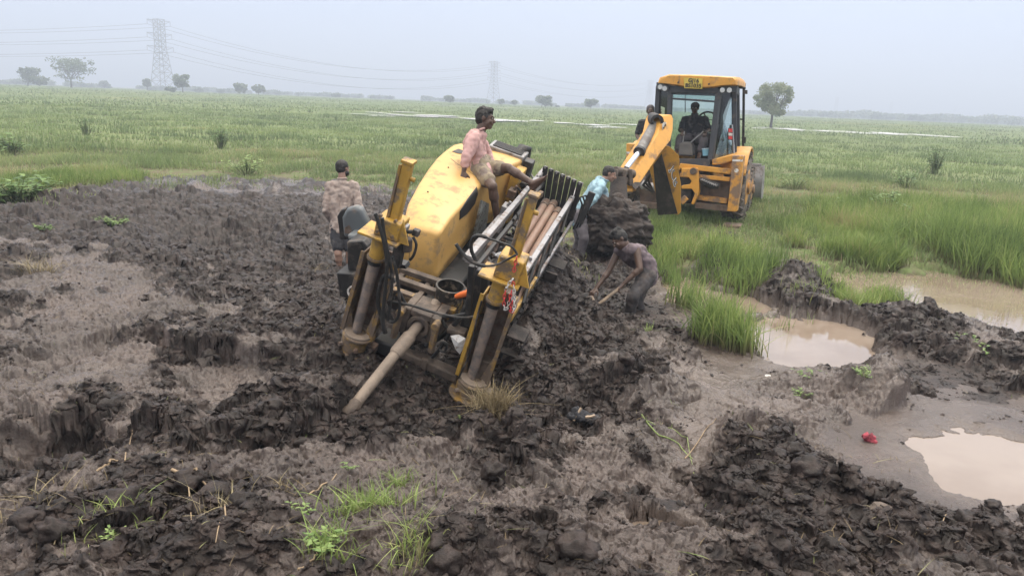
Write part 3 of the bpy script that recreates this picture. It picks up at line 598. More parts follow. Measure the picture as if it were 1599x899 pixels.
E3 = pylon(1012, 178, 52, 830, 'faint pylon just left of the backhoe cab', R(45), arms3, th=.22)
E4 = pylon(1303, 186, 34, 1150, 'faint pylon right of the nearest tree', R(45), arms3, th=.22); E5 = pylon(1388, 190, 30, 1300, 'middle of the three faint pylons at the right', R(45), arms3, th=.22); E6 = pylon(1487, 194, 27, 1450, 'rightmost and faintest pylon on the horizon', R(45), arms3, th=.22)
M_wire = mat('conductor', (.12, .12, .13), rough=.6, metal=.2)
def wire(a, b, sag, r=.09):
    pts = [a + (b - a) * t - np.array((0, 0, sag * 4 * t * (1 - t))) for t in np.linspace(0, 1, 26)]; return pts, r
def wires(A_, B_, sag, label):
    t = thing('power_line', (A_[0] + B_[0]) / 2, label, 'power line', 'power lines')
    for a, b in zip(A_, B_): pts, r = wire(a, b, sag); MB().tube(pts, r, 4).build('wire', M_wire, t, smooth=60)
wires(E1, E2, 12, 'sagging power lines strung from the tallest pylon to the hazy one behind the sitting man')
off = P(-420, 141, 520) - P(255, 141, 400); off[2] = 0
wires(E1, [e + off for e in E1], 5, 'power lines running left from the tallest pylon out of view')
wires(E2, E3, 8, 'faint power lines from the hazy pylon towards the backhoe cab')
# ================================================================== DRILLING RIG
M_hood = mat('hood_paint', (.58, .355, .115), rough=.48, var=.05, scale=2, dirt=.30, dirtcol=(.34, .235, .12), dscale=5.0, coat=.0)
M_yel = mat('yellow_steel', (.47, .28, .05), rough=.5, var=.10, scale=8, dirt=.45, dirtcol=(.16, .12, .085), dscale=7, bump=.2)
M_yel2 = mat('worn_yellow_steel', (.40, .24, .055), rough=.55, var=.15, scale=9, dirt=.85, dirtcol=(.13, .095, .07), dscale=9, bump=.4)
M_blk = mat('black_steel', (.018, .018, .019), rough=.5, var=.1, dirt=.28, dirtcol=(.09, .075, .065), dscale=7)
M_rub = mat('black_rubber', (.02, .02, .02), rough=.55, var=.2, dirt=.3, dirtcol=(.10, .085, .075), dscale=8)
M_stl = mat('grey_steel', (.30, .30, .31), rough=.45, metal=.35, var=.15, dirt=.4, dirtcol=(.14, .115, .10), dscale=9)
M_rail = mat('pale_rail', (.27, .265, .275), rough=.4, metal=.3, var=.12, dirt=.35, dirtcol=(.17, .13, .11), dscale=8)
M_rust = mat('rusty_mud_steel', (.19, .12, .085), rough=.7, var=.3, scale=12, dirt=.6, dirtcol=(.15, .12, .10), dscale=10, bump=.4)
M_rod = mat('drill_rod_steel', (.27, .165, .12), rough=.55, var=.14, scale=5, dirt=.35, dirtcol=(.24, .18, .14), dscale=5, bump=.2)
M_rodm = mat('muddy_rod_steel', (.235, .185, .145), rough=.6, var=.14, scale=6, dirt=.5, dirtcol=(.24, .19, .15), dscale=9, bump=.5)
M_mudst = mat('mud_caked_steel', (.13, .098, .076), rough=.7, var=.25, scale=10, dirt=.5, dirtcol=(.065, .05, .042), dscale=9, bump=.6)
M_seat = mat('grey_vinyl', (.12, .135, .145), rough=.5, var=.08, dirt=.25, dirtcol=(.2, .17, .15), dscale=6)
M_org = mat('orange_plastic', (.75, .16, .03), rough=.4, var=.05)
M_wht = mat('white_plastic', (.72, .70, .68), rough=.5, var=.1, dirt=.4, dirtcol=(.3, .25, .2), dscale=20)
M_red = mat('red_plastic', (.62, .05, .05), rough=.4, var=.05)
rig = thing('drilling_rig', W((0, 1.6, -.1)), 'yellow drilling rig tipped sideways in the black mud, a man sitting on its hood', 'drilling rig')
def RB(): return MB(W)
def bump_bar(name, pts, r, m, parent, n=8): return RB().tube(pts, r, n).build(name, m, parent)

# hood: lofted sections with rounded edges
SEC = [(.875, -.63, .765, -.315, .835, .30), (.892, -.65, .795, -.29, .862, .26), (.94, -.665, .815, -.28, .88, .24), (1.2, -.74, .91, -.29, .92, .26), (1.6, -.80, .96, -.28, .95, .30), (2.0, -.85, .99, -.265, .985, .36),
       (2.35, -.88, 1.01, -.25, 1.02, .42), (2.6, -.885, 1.015, -.17, 1.05, .40), (2.9, -.88, 1.015, -.09, 1.075, .36), (3.08, -.86, .99, -.06, 1.07, .36), (3.12, -.84, .94, -.10, 1.02, .40)]
hb = RB(); vs = []; K_ = 22
def hood_ring(y, xl, zl, xr, zr, zb):
    r = .035; pts = []
    pts.append((xl, y, zb)); pts.append((xl, y, (zb + zl) / 2))
    for k in range(5):
        a = math.pi - k / 4 * math.pi / 2; pts.append((xl + r + r * math.cos(a), y, zl - r + r * math.sin(a)))
    for t in (.25, .5, .75): pts.append((xl + (xr - xl) * t, y, zl + (zr - zl) * t + .018))
    for k in range(5):
        a = math.pi / 2 - k / 4 * math.pi / 2; pts.append((xr - r + r * math.cos(a), y, zr - r + r * math.sin(a)))
    pts.append((xr + .03, y, zb + (zr - zb) * .55)); pts.append((xr + .055, y, zb + (zr - zb) * .34)); pts.append((xr + .075, y, zb + (zr - zb) * .27)); pts.append((xr + .055, y, zb + (zr - zb) * .2)); pts.append((xr + .04, y, zb)); 
    pts.append((xr - .06, y, zb - .01)); pts.append((xl + .1, y, zb - .01))
    return pts
for s_ in SEC: vs += hood_ring(*s_)
K_ = len(hood_ring(*SEC[0])); fs = [tuple(range(K_))[::-1], tuple(range((len(SEC) - 1) * K_, len(SEC) * K_))]
for i in range(len(SEC) - 1):
    for j in range(K_): fs.append((i*K_+j, i*K_+(j+1) % K_, (i+1)*K_+(j+1) % K_, (i+1)*K_+j))
hood = hb.add(vs, fs).build('engine_hood', M_hood, rig, smooth=50)
def on_x(pts, x): return [tuple(LR(a, b, 'x', x)) for a, b in pts]
from mathutils.bvhtree import BVHTree
_hb = BASE[rig.name]; _bvh = BVHTree.FromPolygons([v.co + _hb for v in hood.data.vertices], [tuple(p.vertices) for p in hood.data.polygons])
def on_hood(px, py, off=.003):
    r = Vector(tuple(ray(px, py))).normalized(); h = _bvh.ray_cast(Vector(tuple(CAM)), r)
    if h[0] is None: return None
    n_ = h[1] if h[1].dot(r) < 0 else -h[1]; return np.array(h[0] + n_ * off)
def hood_patch(name, poly, m_, off=.004, n=10):
    """thin plate lying on the curved hood: the outline is filled with a fine fan that follows the surface"""
    c = np.mean(poly, 0); V = []; F_ = []; pl2 = []
    for (a0, b0), (a1, b1) in zip(poly, poly[1:] + poly[:1]):
        for t in np.linspace(0, 1, 5)[:-1]: pl2.append((a0 + (a1 - a0) * t, b0 + (b1 - b0) * t))
    k = len(pl2)
    for s_ in range(n + 1):
        for (a0, b0) in pl2:
            q_ = on_hood(c[0] + (a0 - c[0]) * s_ / n, c[1] + (b0 - c[1]) * s_ / n, off); V.append(q_ if q_ is not None else V[-1])
    for s_ in range(n):
        for j in range(k): F_.append((s_ * k + j, s_ * k + (j + 1) % k, (s_ + 1) * k + (j + 1) % k, (s_ + 1) * k + j))
    o = MB().add(V, F_).build(name, m_, hood, smooth=60); sm = o.modifiers.new('t', 'SOLIDIFY'); sm.thickness = .004; sm.offset = 0; return o
hood_patch('air_intake', [(717, 343), (718, 329), (730, 310), (744, 292), (746, 302), (741, 318), (729, 334)], M_blk)
hood_patch('top_recess', [(706, 237), (716, 233), (727, 237), (728, 241), (714, 240)], M_blk)
def seam(pts, r=.0028, m_=None):
    q_ = [];
    for (a0, b0), (a1, b1) in zip(pts[:-1], pts[1:]):
        for t in np.linspace(0, 1, 14):
            h = on_hood(a0 + (a1 - a0) * t, b0 + (b1 - b0) * t, .0)
            if h is not None: q_.append(h)
    if len(q_) > 3: MB().tube(q_, r, 6).build('panel_seam', m_ or M_blk, hood, smooth=60)
seam([(640, 380), (637, 440)]); seam([(704, 248), (722, 262), (745, 276)]); seam([(694, 425), (722, 400), (746, 372)], .007, M_hood)
for a_, b_ in ((690, 440), (645, 436), (668, 300), (700, 262)):
    h = on_hood(a_, b_, .003)
    if h is not None: MB().ico(h, .009, 2).build('hood_bolt', M_blk, hood, smooth=60)
M_scuff = mat('scuffed_paint', (.40, .24, .08), rough=.7, var=.2, scale=30, dirt=.8, dirtcol=(.50, .30, .08), dscale=30)
g2 = RB().box(-.50, -.06, 3.04, 3.30, .98, 1.105).build('radiator_housing', M_stl, rig, bevel=.01)
sl = RB()
for k in range(7): sl.box(-.46, -.10, 3.065 + k * .03, 3.08 + k * .03, 1.106, 1.118)
sl.build('grille', M_blk, g2)
RB().box(-.09, .02, 2.66, 3.0, .30, 1.02).build('yellow_rear_panel', M_yel, rig, bevel=.01)
RB().box(-.05, .06, 3.02, 3.18, .25, 1.08).build('black_rear_panel', M_blk, rig, bevel=.01)
pp = RB().prism(on_x([(741, 366), (753, 313), (764, 318), (758, 372)], -.15), (-.02, 0, 0)).build('perforated_panel', mat('galvanised_plate', (.34, .36, .34), rough=.5, metal=.3, dirt=.4, dscale=14), rig)
ph = RB()
for a, b in [(748, 330), (752, 345), (757, 330), (749, 355), (758, 322)]:
    c = LR(a, b, 'x', -.129); ph.cyl(c, c + np.array((.004, 0, 0)), .007, n=8)
ph.build('bolt_holes', M_blk, pp)
# dark machinery under hood and rack
RB().box(-.62, .0, 1.0, 3.0, -.02, .30).build('engine_block', M_blk, rig, bevel=.03)
for k in range(5): RB().cyl((-.15, 1.2 + .35 * k, .05 + .03 * k), (.08, 1.25 + .35 * k, .2), .05 + .01 * (k % 3), n=10).build('pump', M_rub if k % 2 else M_rust, rig)
RB().bar((-.2, .25, .12), (-.2, 3.2, .12), .12, .14).bar((.42, .25, .14), (.42, 3.2, .14), .12, .14).build('chassis_beam', M_blk, rig)
# crawler tracks
M_tmud = mat('dark_mud_steel', (.028, .022, .019), rough=.8, var=.3, dirt=.5, dirtcol=(.05, .038, .033), dscale=8, bump=.6)
def track(x0, x1, ya, yb, zb, h):
    tr = RB(); n = 40; L0 = yb - ya - h; pts = []
    for k in range(n):
        t = k / n * (2 * L0 + math.pi * h)
        if t < L0: pts.append((ya + h/2 + t, zb, 0))
        elif t < L0 + math.pi * h / 2: a = -math.pi/2 + (t - L0) / (h/2); pts.append((yb - h/2 + math.cos(a) * h/2, zb + h/2 + math.sin(a) * h/2, a + math.pi/2))
        elif t < 2*L0 + math.pi*h/2: pts.append((yb - h/2 - (t - L0 - math.pi*h/2), zb + h, math.pi))
        else: a = math.pi/2 + (t - 2*L0 - math.pi*h/2) / (h/2); pts.append((ya + h/2 + math.cos(a) * h/2, zb + h/2 + math.sin(a) * h/2, a + math.pi/2))
    o = RB().box(x0 + .03, x1 - .03, ya + h*.35, yb - h*.35, zb + .05, zb + h - .05).build('crawler_track', M_blk, rig, bevel=.04)
    for y, z, a in pts:
        d = np.array((0, math.cos(a), math.sin(a))); tr.bar(np.array((x0, y, z)), np.array((x1, y, z)), .05, .085, up=d)
    tr.build('track_plates', M_tmud, o)
    wv = RB()
    for k in range(4): wv.cyl((x1 - .03, ya + h * .6 + k * (L0 - .05) / 3, zb + h * .45), (x1 + .005, ya + h * .6 + k * (L0 - .05) / 3, zb + h * .45), h * .30, n=16)
    wv.split('track_roller', M_mudst, o)
track(.36, .64, .80, 3.1, -.20, .36); track(-.62, -.36, .8, 3.1, -.13, .36)
# side ledges of the track frame seen at the right
RB().box(.62, .78, .62, .72, .06, .08).box(.62, .80, .70, .95, .20, .22).box(.78, .80, .66, .95, .08, .20).build('track_guard', M_tmud, rig, bevel=.005)
RB().box(.66, .84, 2.45, 2.7, .20, .22).box(.66, .80, 2.3, 2.34, .08, .20).build('track_guard', M_tmud, rig, bevel=.005)

# stake-down masts
def mast(cx, zt, zc, big, tilt):
    m = RB()
    top = np.array((cx + tilt[0], .05, zt))
    base = RB().cyl((cx, 0, -.06), (cx, 0, -.035), .17, n=24).cyl((cx, 0, -.035), (cx, 0, .10), .125, .12, n=24).cyl((cx + .02, 0, .10), (cx + .02, 0, .125), .145, n=24).build('stake_foot', M_yel2, rig, bevel=.006)
    RB().ring((cx + .02, 0, .122), (cx + .02, 0, .145), .13, .06, 24).build('foot_collar', M_rodm, base, bevel=.004)
    b = RB()
    for q in range(3):
        a = -2.2 + q * 1.1; c = np.array((cx + .13 * math.cos(a), .13 * math.sin(a), .03)); b.cyl(c, c + np.array((math.cos(a), math.sin(a), 0)) * .035, .02, n=6)
    b.box(cx + .12, cx + .20, -.03, .05, -.01, .06).split('foot_bolt', M_rust, base)
    # open channel: back and two flanged sides
    bx = lambda t: cx + tilt[0] * t
    z0, z1 = .12, zc
    ch = RB(); ch.bar((bx(.06), .13, z0), (bx(z1 / zt), .13, z1), .26, .015, up=(0, 1, 0))
    mo = ch.build('mast_channel', M_rust, rig)
    for sgn in (-1, 1):
        s2 = RB().bar((bx(.06) + sgn * .125, .05, z0), (bx(z1 / zt) + sgn * .125, .05, z1), .014, .17, up=(0, 1, 0)).bar((bx(.06) + sgn * .135, -.035, z0), (bx(z1 / zt) + sgn * .135, -.035, z1), .035, .012, up=(0, 1, 0))
        s2.build('mast_side', M_yel2 if sgn > 0 or big else M_yel, mo, bevel=.003)
        RB().prism([(bx(.06) + sgn * .12, -.02, z0 + .02), (bx(.06) + sgn * .12, -.02, z0 + .30), (bx(.06) + sgn * .06, .02, z0 + .02)], (0, .03, 0)).build('gusset', M_yel2, mo)
    # stake cylinder
    RB().tube([(cx - .01, .0, .11), (bx(.5 * z1 / zt) - .02, 0, .5 * z1), (bx(z1 / zt) - .03, .0, z1)], [.042, .045, .052], 16).build('stake_rod', mat('stake_steel', (.19, .165, .155), rough=.5, metal=.2, dirt=.6, dirtcol=(.27, .21, .17), dscale=9, bump=.3), rig, smooth=60)
    RB().tube([(bx((z1-.09+.03*k)/zt) - .03, 0, z1 - .09 + .03 * k) for k in range(3)], [.062, .055, .062], 14).build('scraper_ring', M_blk, rig)
    # rotary head
    hd = RB().cyl((bx(z1/zt) - .025, 0, z1 - .02), (bx(z1/zt) - .02, 0, z1 + .18), .068, .072, n=20).build('rotary_motor', M_yel, rig, bevel=.006)
    RB().cyl((bx(z1/zt) - .028, 0, z1 - .045), (bx(z1/zt) - .028, 0, z1 - .018), .08, n=20).build('motor_collar', M_yel2, hd, bevel=.004)
    RB().box(bx(1) - .215 - (.02 if big else 0), bx(.8) + .13, -.12, .15, z1 + .18, z1 + .20).build('head_plate', M_yel, rig, bevel=.004)
    bl = RB().box(bx(.8) - .10, bx(.8) + .11, -.07, .14, z1 + .20, z1 + (.36 if big else .40)).build('head_block', M_yel, rig, bevel=.012)
    bt = RB()
    for q in range(4): bt.cyl((bx(.8) - .07 + .13 * (q % 2), -.085, z1 + .24 + .14 * (q // 2)), (bx(.8) - .07 + .13 * (q % 2), -.06, z1 + .24 + .14 * (q // 2)), .016, n=6)
    bt.split('head_bolt', M_yel2, bl)
    RB().prism([(bx(.8) + .11, -.05, z1 + .20), (bx(.8) + .11, -.05, z1 + .40), (bx(.8) + .2, -.05, z1 + .20)], (0, .02, 0)).build('gusset', M_yel, bl)
    tw = .042 if big else .036
    tb = RB().bar((bx(.85) + .015, .03, z1 + .30), (top[0], .05, zt), tw * 2, tw * 2, up=(0, 1, 0)).build('feed_tube', M_yel, rig, bevel=.014)
    RB().bar((bx(.85) - tw + .008, -tw + .03, z1 + .35), (top[0] - tw - .005, .05 - tw, zt - .02), .02, .02).build('tube_seam', M_yel2, tb)
    RB().box(top[0] - tw - .008, top[0] + tw + .008, .05 - tw - .008, .05 + tw + .008, zt, zt + .025).cyl((top[0] + tw, .05, zt - .12), (top[0] + tw + .04, .05, zt - .12), .02, n=8).split('tube_cap', M_yel, tb, bevel=.004)
mast(-.57, 1.765, .93, True, (.10, 0)); mast(.525, 1.865, .96, False, (.02, 0))

# vice block with the hole the rod leaves through
def quadv(pts, y0, dy): return RB().prism([tuple(LR(a, b, 'y', y0)) for a, b in pts], (0, dy, 0))
hc = LR(652, 511, 'y', .02)
vz_ = RB().ring(hc, hc + np.array((0, .05, 0)), .10, .062, 24).build('rod_guide', M_mudst, rig, bevel=.006)
bb = RB(); 
for x0, x1, z0, z1 in ((-.17, -.10, -.13, .13), (.09, .17, -.13, .13), (-.10, .09, .075, .13), (-.10, .09, -.14, -.09)): bb.box(hc[0] + x0, hc[0] + x1, .04, .34, hc[2] + z0, hc[2] + z1)
bb.build('vice_body', M_mudst, rig, bevel=.01)
for sx in (-.17, .155): 
    RB().bar((hc[0] + sx, .0, hc[2] + .13), (hc[0] + sx + (.02 if sx > 0 else -.01), -.01, hc[2] - .17), .04, .05).cyl((hc[0] + sx, -.04, hc[2] + .1), (hc[0] + sx, .05, hc[2] + .1), .035, n=12).build('vice_jaw', M_yel2, rig, bevel=.006)
# front deck beams
for y0, z0 in ((.32, .46), (.46, .50), (.62, .52)): RB().bar((-.50, y0, z0), (.16, y0, z0 + .03), .07, .05).build('deck_beam', M_mudst if y0 > .4 else M_yel2, rig, bevel=.006)
for x0 in (-.46, -.2, .1): RB().bar((x0, .3, .47), (x0, .7, .49), .05, .045).build('deck_cross_bar', M_mudst, rig, bevel=.005)
RB().prism([tuple(LR(a, b, 'y', .28)) for a, b in [(622, 462), (700, 482), (700, 500), (668, 497), (640, 486), (622, 484)]], (0, .03, 0)).build('deck_face_plate', M_yel2, rig, bevel=.004)
RB().prism([tuple(LR(a, b, 'y', .7)) for a, b in [(640, 447), (672, 434), (674, 452), (660, 456)]], (0, .04, 0)).build('black_bracket', M_blk, rig)
# cross beam low at the front, feet brackets
RB().bar(LR(628, 548, 'y', .06), LR(716, 588, 'y', .06), .12, .085).build('front_cross_beam', M_mudst, rig, bevel=.015)
RB().bar(LR(664, 560, 'y', .0), LR(658, 583, 'y', -.02), .05, .04).build('beam_lug', M_mudst, rig, bevel=.005)
RB().box(-.42, -.12, .05, .3, -.05, .09).build('front_black_box', M_blk, rig, bevel=.02)
RB().prism([tuple(LR(a, b, 'y', .02)) for a, b in [(737, 560), (766, 566), (768, 580), (745, 606), (730, 602)]], (0, .14, 0)).build('right_foot_bracket', M_mudst, rig, bevel=.01)
RB().bar(LR(737, 414, 'y', .1), LR(731, 507, 'y', .1), .055, .05).build('black_post', M_blk, rig, bevel=.006)
RB().bar(LR(760, 415, 'y', .22), LR(753, 500, 'y', .22), .10, .06).build('black_post', M_blk, rig, bevel=.006)
RB().box(.24, .52, .28, .36, .25, .98).build('black_back_plate', M_blk, rig, bevel=.01)
RB().bar(LR(700, 512, 'y', .12), LR(728, 520, 'y', .12), .10, .05).build('valve_block', M_mudst, rig, bevel=.01)

# rod rack
RB().bar((.10, .55, .90), (.16, 3.45, .90), .055, .075).build('inner_rail', M_rail, rig, bevel=.006)
RB().bar((.17, .6, .80), (.22, 3.3, .80), .04, .06).build('inner_rail', M_blk, rig, bevel=.006)
RB().bar((.0, .9, .72), (.02, 2.2, .72), .04, .06).build('carriage_rail', M_rail, rig, bevel=.006)
RB().bar((.575, .93, .78), (.615, 3.85, .76), .055, .06).build('outer_rail', M_rail, rig, bevel=.008)
RB().bar((.58, 1.0, .70), (.61, 3.3, .69), .03, .07).build('outer_black_rail', M_blk, rig)
RB().bar(LR(797, 497, 'z', .46), LR(836, 437, 'z', .45), .03, .085).build('yellow_lower_rail', M_yel, rig, bevel=.006)
RB().bar(LR(835, 440, 'z', .45), LR(893, 347, 'z', .45), .03, .06).build('lower_rail', M_rail, rig, bevel=.006)
for y0 in (1.15, 1.75, 2.35, 3.05): RB().bar((.65, y0 - .20, .44), (.60, y0 + .16, .76), .03, .13).build('rack_strut', M_blk, rig, bevel=.005)
RB().box(.42, .60, .78, .84, .38, .80).build('rack_end_plate', M_blk, rig, bevel=.03)
RB().box(.22, .60, .9, 3.25, .36, .42).build('rack_floor', M_blk, rig); RB().box(.12, .62, .95, 3.3, .05, .34).build('rack_underframe', M_blk, rig, bevel=.02)
RB().bar(LR(824, 402, 'z', .83), LR(831, 404, 'z', .83), .03, .03).build('latch_pin', M_rail, rig)
# black fingers of the rod magazine
for k in range(7):
    a = LR(852 + k * 9.0, 260 + k * 4.1, 'y', 3.28); b = LR(842 + k * 7.6, 340 + k * 2.6, 'y', 3.28)
    o = RB().bar(a, b, .04, .06, up=(1, 0, 0)).build('magazine_finger', M_blk, rig, bevel=.004)
    t = (a + b) / 2
    RB().bar(a + (0, -.02, .012), a + (0, -.02, -.02), .02, .02).build('finger_pin', M_stl, o)
RB().box(.16, .70, 3.30, 3.36, .45, .62).build('magazine_back', M_blk, rig)
RB().bar(LR(925, 300, 'y', 3.5), LR(905, 348, 'y', 3.4), .07, .09, up=(1, 0, 0)).build('rear_black_plate', M_blk, rig, bevel=.01)
hp = [LR(a, b, 'y', 3.42) for a, b in [(889, 346), (893, 325), (900, 310), (910, 307), (914, 318), (908, 340), (900, 356)]]
for dx in (0, .03, -.03): bump_bar('hose', [p + np.array((dx, dx, dx * .5)) for p in hp], .013, M_rub, rig)
# thick dark hose guide behind the hood
RB().tube([LR(796, 262, 'y', 3.1), LR(806, 245, 'y', 3.2), LR(816, 232, 'y', 3.3), LR(823, 233, 'y', 3.35), LR(821, 250, 'y', 3.35), LR(816, 266, 'y', 3.35)], [.05, .06, .065, .06, .05, .04], 10).build('hose_guide', M_rub, rig, smooth=60)
rnd = random.Random(4)
def tangle(cx, cy, y, n, sx, sy, rad, m, nm='hose'):
    for k in range(n):
        a = LR(cx + rnd.uniform(-sx, sx), cy + rnd.uniform(-sy, sy), 'y', y + rnd.uniform(-.1, .1)); b = LR(cx + rnd.uniform(-sx, sx), cy + rnd.uniform(-sy, sy), 'y', y + rnd.uniform(-.1, .1))
        c = (a + b) / 2 + np.array([rnd.uniform(-.08, .08), rnd.uniform(-.05, .05), rnd.uniform(-.08, .10)])
        pts = [(1-t)**2 * a + 2*t*(1-t) * c + t*t * b for t in np.linspace(0, 1, 9)]; bump_bar(nm, pts, rad, m, rig, 7)
tangle(828, 285, 3.1, 9, 18, 18, .012, M_stl, 'hydraulic_pipe'); tangle(815, 300, 2.7, 8, 22, 16, .014, M_rub)
tangle(795, 350, 1.9, 7, 16, 22, .013, M_rub); tangle(770, 400, 1.2, 6, 18, 18, .013, M_stl, 'hydraulic_pipe')
for a, b, y in ((790, 325, 2.2), (778, 352, 1.8), (800, 300, 2.6), (768, 385, 1.3), (812, 282, 2.9)):
    c = LR(a, b, 'y', y); RB().box(c[0] - .04, c[0] + .05, y - .08, y + .08, c[2] - .05, c[2] + .04).cyl(c, c + np.array((.03, .0, .09)), .018, n=8).build('valve', M_stl if a % 4 else M_rust, rig, bevel=.005)
RB().bar(LR(822, 318, 'y', 2.6), LR(846, 302, 'y', 2.9), .05, .07).bar(LR(830, 315, 'y', 2.6), LR(838, 300, 'y', 2.7), .04, .04).build('yellow_carriage', M_yel2, rig, bevel=.006)

# hoses by the left mast and right mast
def curve_px(pts, y, n=16):
    q = [np.array(LR(a, b, 'y', yy)) for (a, b), yy in zip(pts, y if hasattr(y, '__len__') else [y] * len(pts))]; out = []
    for i in range(len(q) - 1):
        p0 = q[max(i-1, 0)]; p1 = q[i]; p2 = q[i+1]; p3 = q[min(i+2, len(q)-1)]
        for t in np.linspace(0, 1, 7)[:-1]: out.append(.5 * (2*p1 + (p2-p0)*t + (2*p0-5*p1+4*p2-p3)*t*t + (3*p1-p0-3*p2+p3)*t**3))
    return out + [q[-1]]
for pts, y, r in [([(586, 333), (592, 350), (600, 380), (604, 410), (602, 450), (598, 490), (600, 520)], -.16, .016), ([(597, 340), (600, 365), (606, 395), (612, 430), (610, 470), (606, 500)], -.14, .014),
                  ([(600, 480), (606, 500), (618, 500), (624, 480), (620, 430), (612, 400)], -.1, .014), ([(598, 500), (610, 470), (622, 455), (640, 480), (690, 494), (735, 488)], .12, .014),
                  ([(605, 470), (640, 476), (680, 488), (722, 496), (760, 490)], .05, .012), ([(690, 500), (700, 520), (690, 540), (672, 560), (656, 556), (640, 540)], .1, .016),
                  ([(735, 460), (715, 500), (690, 525), (665, 540)], .15, .02), ([(683, 540), (690, 532), (698, 538), (694, 548), (686, 546)], -.02, .012),
                  ([(716, 590), (730, 560), (738, 530), (745, 495), (752, 470)], -.08, .008), ([(603, 520), (590, 470), (600, 430), (618, 440)], -.05, .018), ([(612, 500), (600, 470), (606, 440)], -.02, .02)]:
    bump_bar('hose', curve_px(pts, y), r, M_rub, rig, 8)
for pts, y, r in [([(712, 381), (722, 395), (736, 408), (756, 415), (776, 413), (792, 405), (806, 398)], -.14, [.024] * 1), ([(744, 408), (736, 390), (738, 372), (750, 368), (768, 374), (786, 380), (800, 386), (808, 398)], -.12, None)]:
    c = curve_px(pts, y); bump_bar('thick_hose', c, [.015 if k < len(c) * .5 else .009 for k in range(len(c))], M_rub, rig, 10)
# red and white chain hung on the right head, as part of the rig
def chain(pts, y):
    c = curve_px(pts, y); d = [0]; 
    for a, b in zip(c[:-1], c[1:]): d.append(d[-1] + np.linalg.norm(b - a))
    n = int(d[-1] / .032); P_ = [np.array([np.interp(k * .032, d, [q[i] for q in c]) for i in range(3)]) for k in range(n)]
    return P_
lk = {0: RB(), 1: RB()}; kk = 0
for pts in ([(807, 401), (803, 420), (801, 435)], [(801, 435), (793, 446), (788, 460), (787, 478), (790, 484), (793, 478), (797, 462), (801, 446)], [(801, 440), (803, 455), (800, 470), (797, 484), (800, 488), (803, 478), (802, 456)], [(760, 425), (764, 428), (770, 426)]):
    P_ = chain(pts, -.2); 
    for a, b in zip(P_[:-1], P_[1:]):
        d = (b - a) / np.linalg.norm(b - a); s_ = np.cross(d, (0, 1, 0) if kk % 2 else (1, .3, 0)); s_ /= np.linalg.norm(s_) + 1e-9; m_ = (a + b) / 2
        ringp = [m_ + d * .021 * math.sin(t) + s_ * .011 * math.cos(t) for t in np.linspace(0, 2 * math.pi, 9)]
        lk[(kk // 4) % 2].tube(ringp, .0042, 5, cap=False); kk += 1
ct = thing('plastic_chain', W(LR(800, 490, 'y', -.2)), 'red and white plastic chain hanging from the right yellow mast', 'chain')
lk[0].split('red_link', M_red, ct); lk[1].split('white_link', M_wht, ct)

# operator seat and consoles
st = RB(); se = []
def seat_pt(px, py, y): return LR(px, py, 'y', y)
sb = RB().prism([seat_pt(a, b, .86) for a, b in [(536, 372), (533, 340), (540, 327), (553, 322), (563, 327), (572, 345), (578, 364), (570, 372)]], (0, .10, 0)).build('seat_back', M_seat, rig, smooth=80, bevel=.035, seg=4)
RB().prism([seat_pt(a, b, .95) for a, b in [(531, 374), (526, 338), (532, 328), (538, 326), (542, 350), (548, 374)]], (0, .09, 0)).build('seat_shell', M_blk, rig, bevel=.01)
RB().prism([seat_pt(a, b, .845) for a, b in [(538, 364), (538, 356), (544, 352), (548, 358), (549, 366)]], (0, .012, 0)).build('seat_patch', M_rust, sb)
RB().prism([seat_pt(a, b, .7) for a, b in [(540, 366), (568, 368), (582, 384), (546, 382)]], (0, .4, -.02)).build('seat_cushion', M_seat, rig, bevel=.03, seg=3)
cs = RB().prism([seat_pt(a, b, .45) for a, b in [(541, 378), (566, 376), (574, 386), (573, 424), (543, 422)]], (0, .42, .0)).build('control_console', M_blk, rig, bevel=.012)
RB().prism([seat_pt(a, b, .44) for a, b in [(547, 383), (562, 381), (566, 388), (550, 390)]], (0, .02, 0)).build('console_dial', M_rub, cs)
RB().prism([seat_pt(a, b, .43) for a, b in [(559, 409), (569, 408), (569, 411), (559, 412)]], (0, .02, 0)).build('console_switch', M_wht, cs)
RB().prism([seat_pt(a, b, .38) for a, b in [(525, 426), (566, 428), (568, 478), (530, 462)]], (0, .5, 0)).build('lower_console', M_blk, rig, bevel=.012)
RB().ring(seat_pt(552, 457, .33), seat_pt(552, 457, .33) + np.array((0, .015, 0)), .065, .052, 20).build('cable_ring', M_wht, rig)
# joystick pod and canister near the left mast
jp = RB().prism([seat_pt(a, b, .0) for a, b in [(613, 354), (625, 352), (634, 357), (632, 364), (617, 364), (611, 360)]], (0, .10, 0)).build('joystick_pod', M_stl, rig, bevel=.006)
RB().bar(seat_pt(628, 362, .04), seat_pt(648, 362, .04), .035, .03).box(*sum([[seat_pt(650, 363, .04)[i] - .028, seat_pt(650, 363, .04)[i] + .028] for i in range(3)], [])).build('joystick', M_rub, jp, bevel=.008)
RB().cyl(seat_pt(634, 372, .05), seat_pt(634, 392, .05), .055, .05, n=18).build('canister', M_mudst, rig, bevel=.012)
RB().bar(seat_pt(628, 366, .03), seat_pt(618, 415, .03), .09, .08).build('pod_stand', M_blk, rig, bevel=.01)
bump_bar('hose', curve_px([(645, 370), (650, 382), (646, 398), (640, 406)], .0), .012, M_rub, rig)
RB().prism([seat_pt(a, b, .1) for a, b in [(604, 408), (632, 414), (634, 420), (604, 416)]], (0, .1, 0)).build('stand_plate', M_blk, rig)

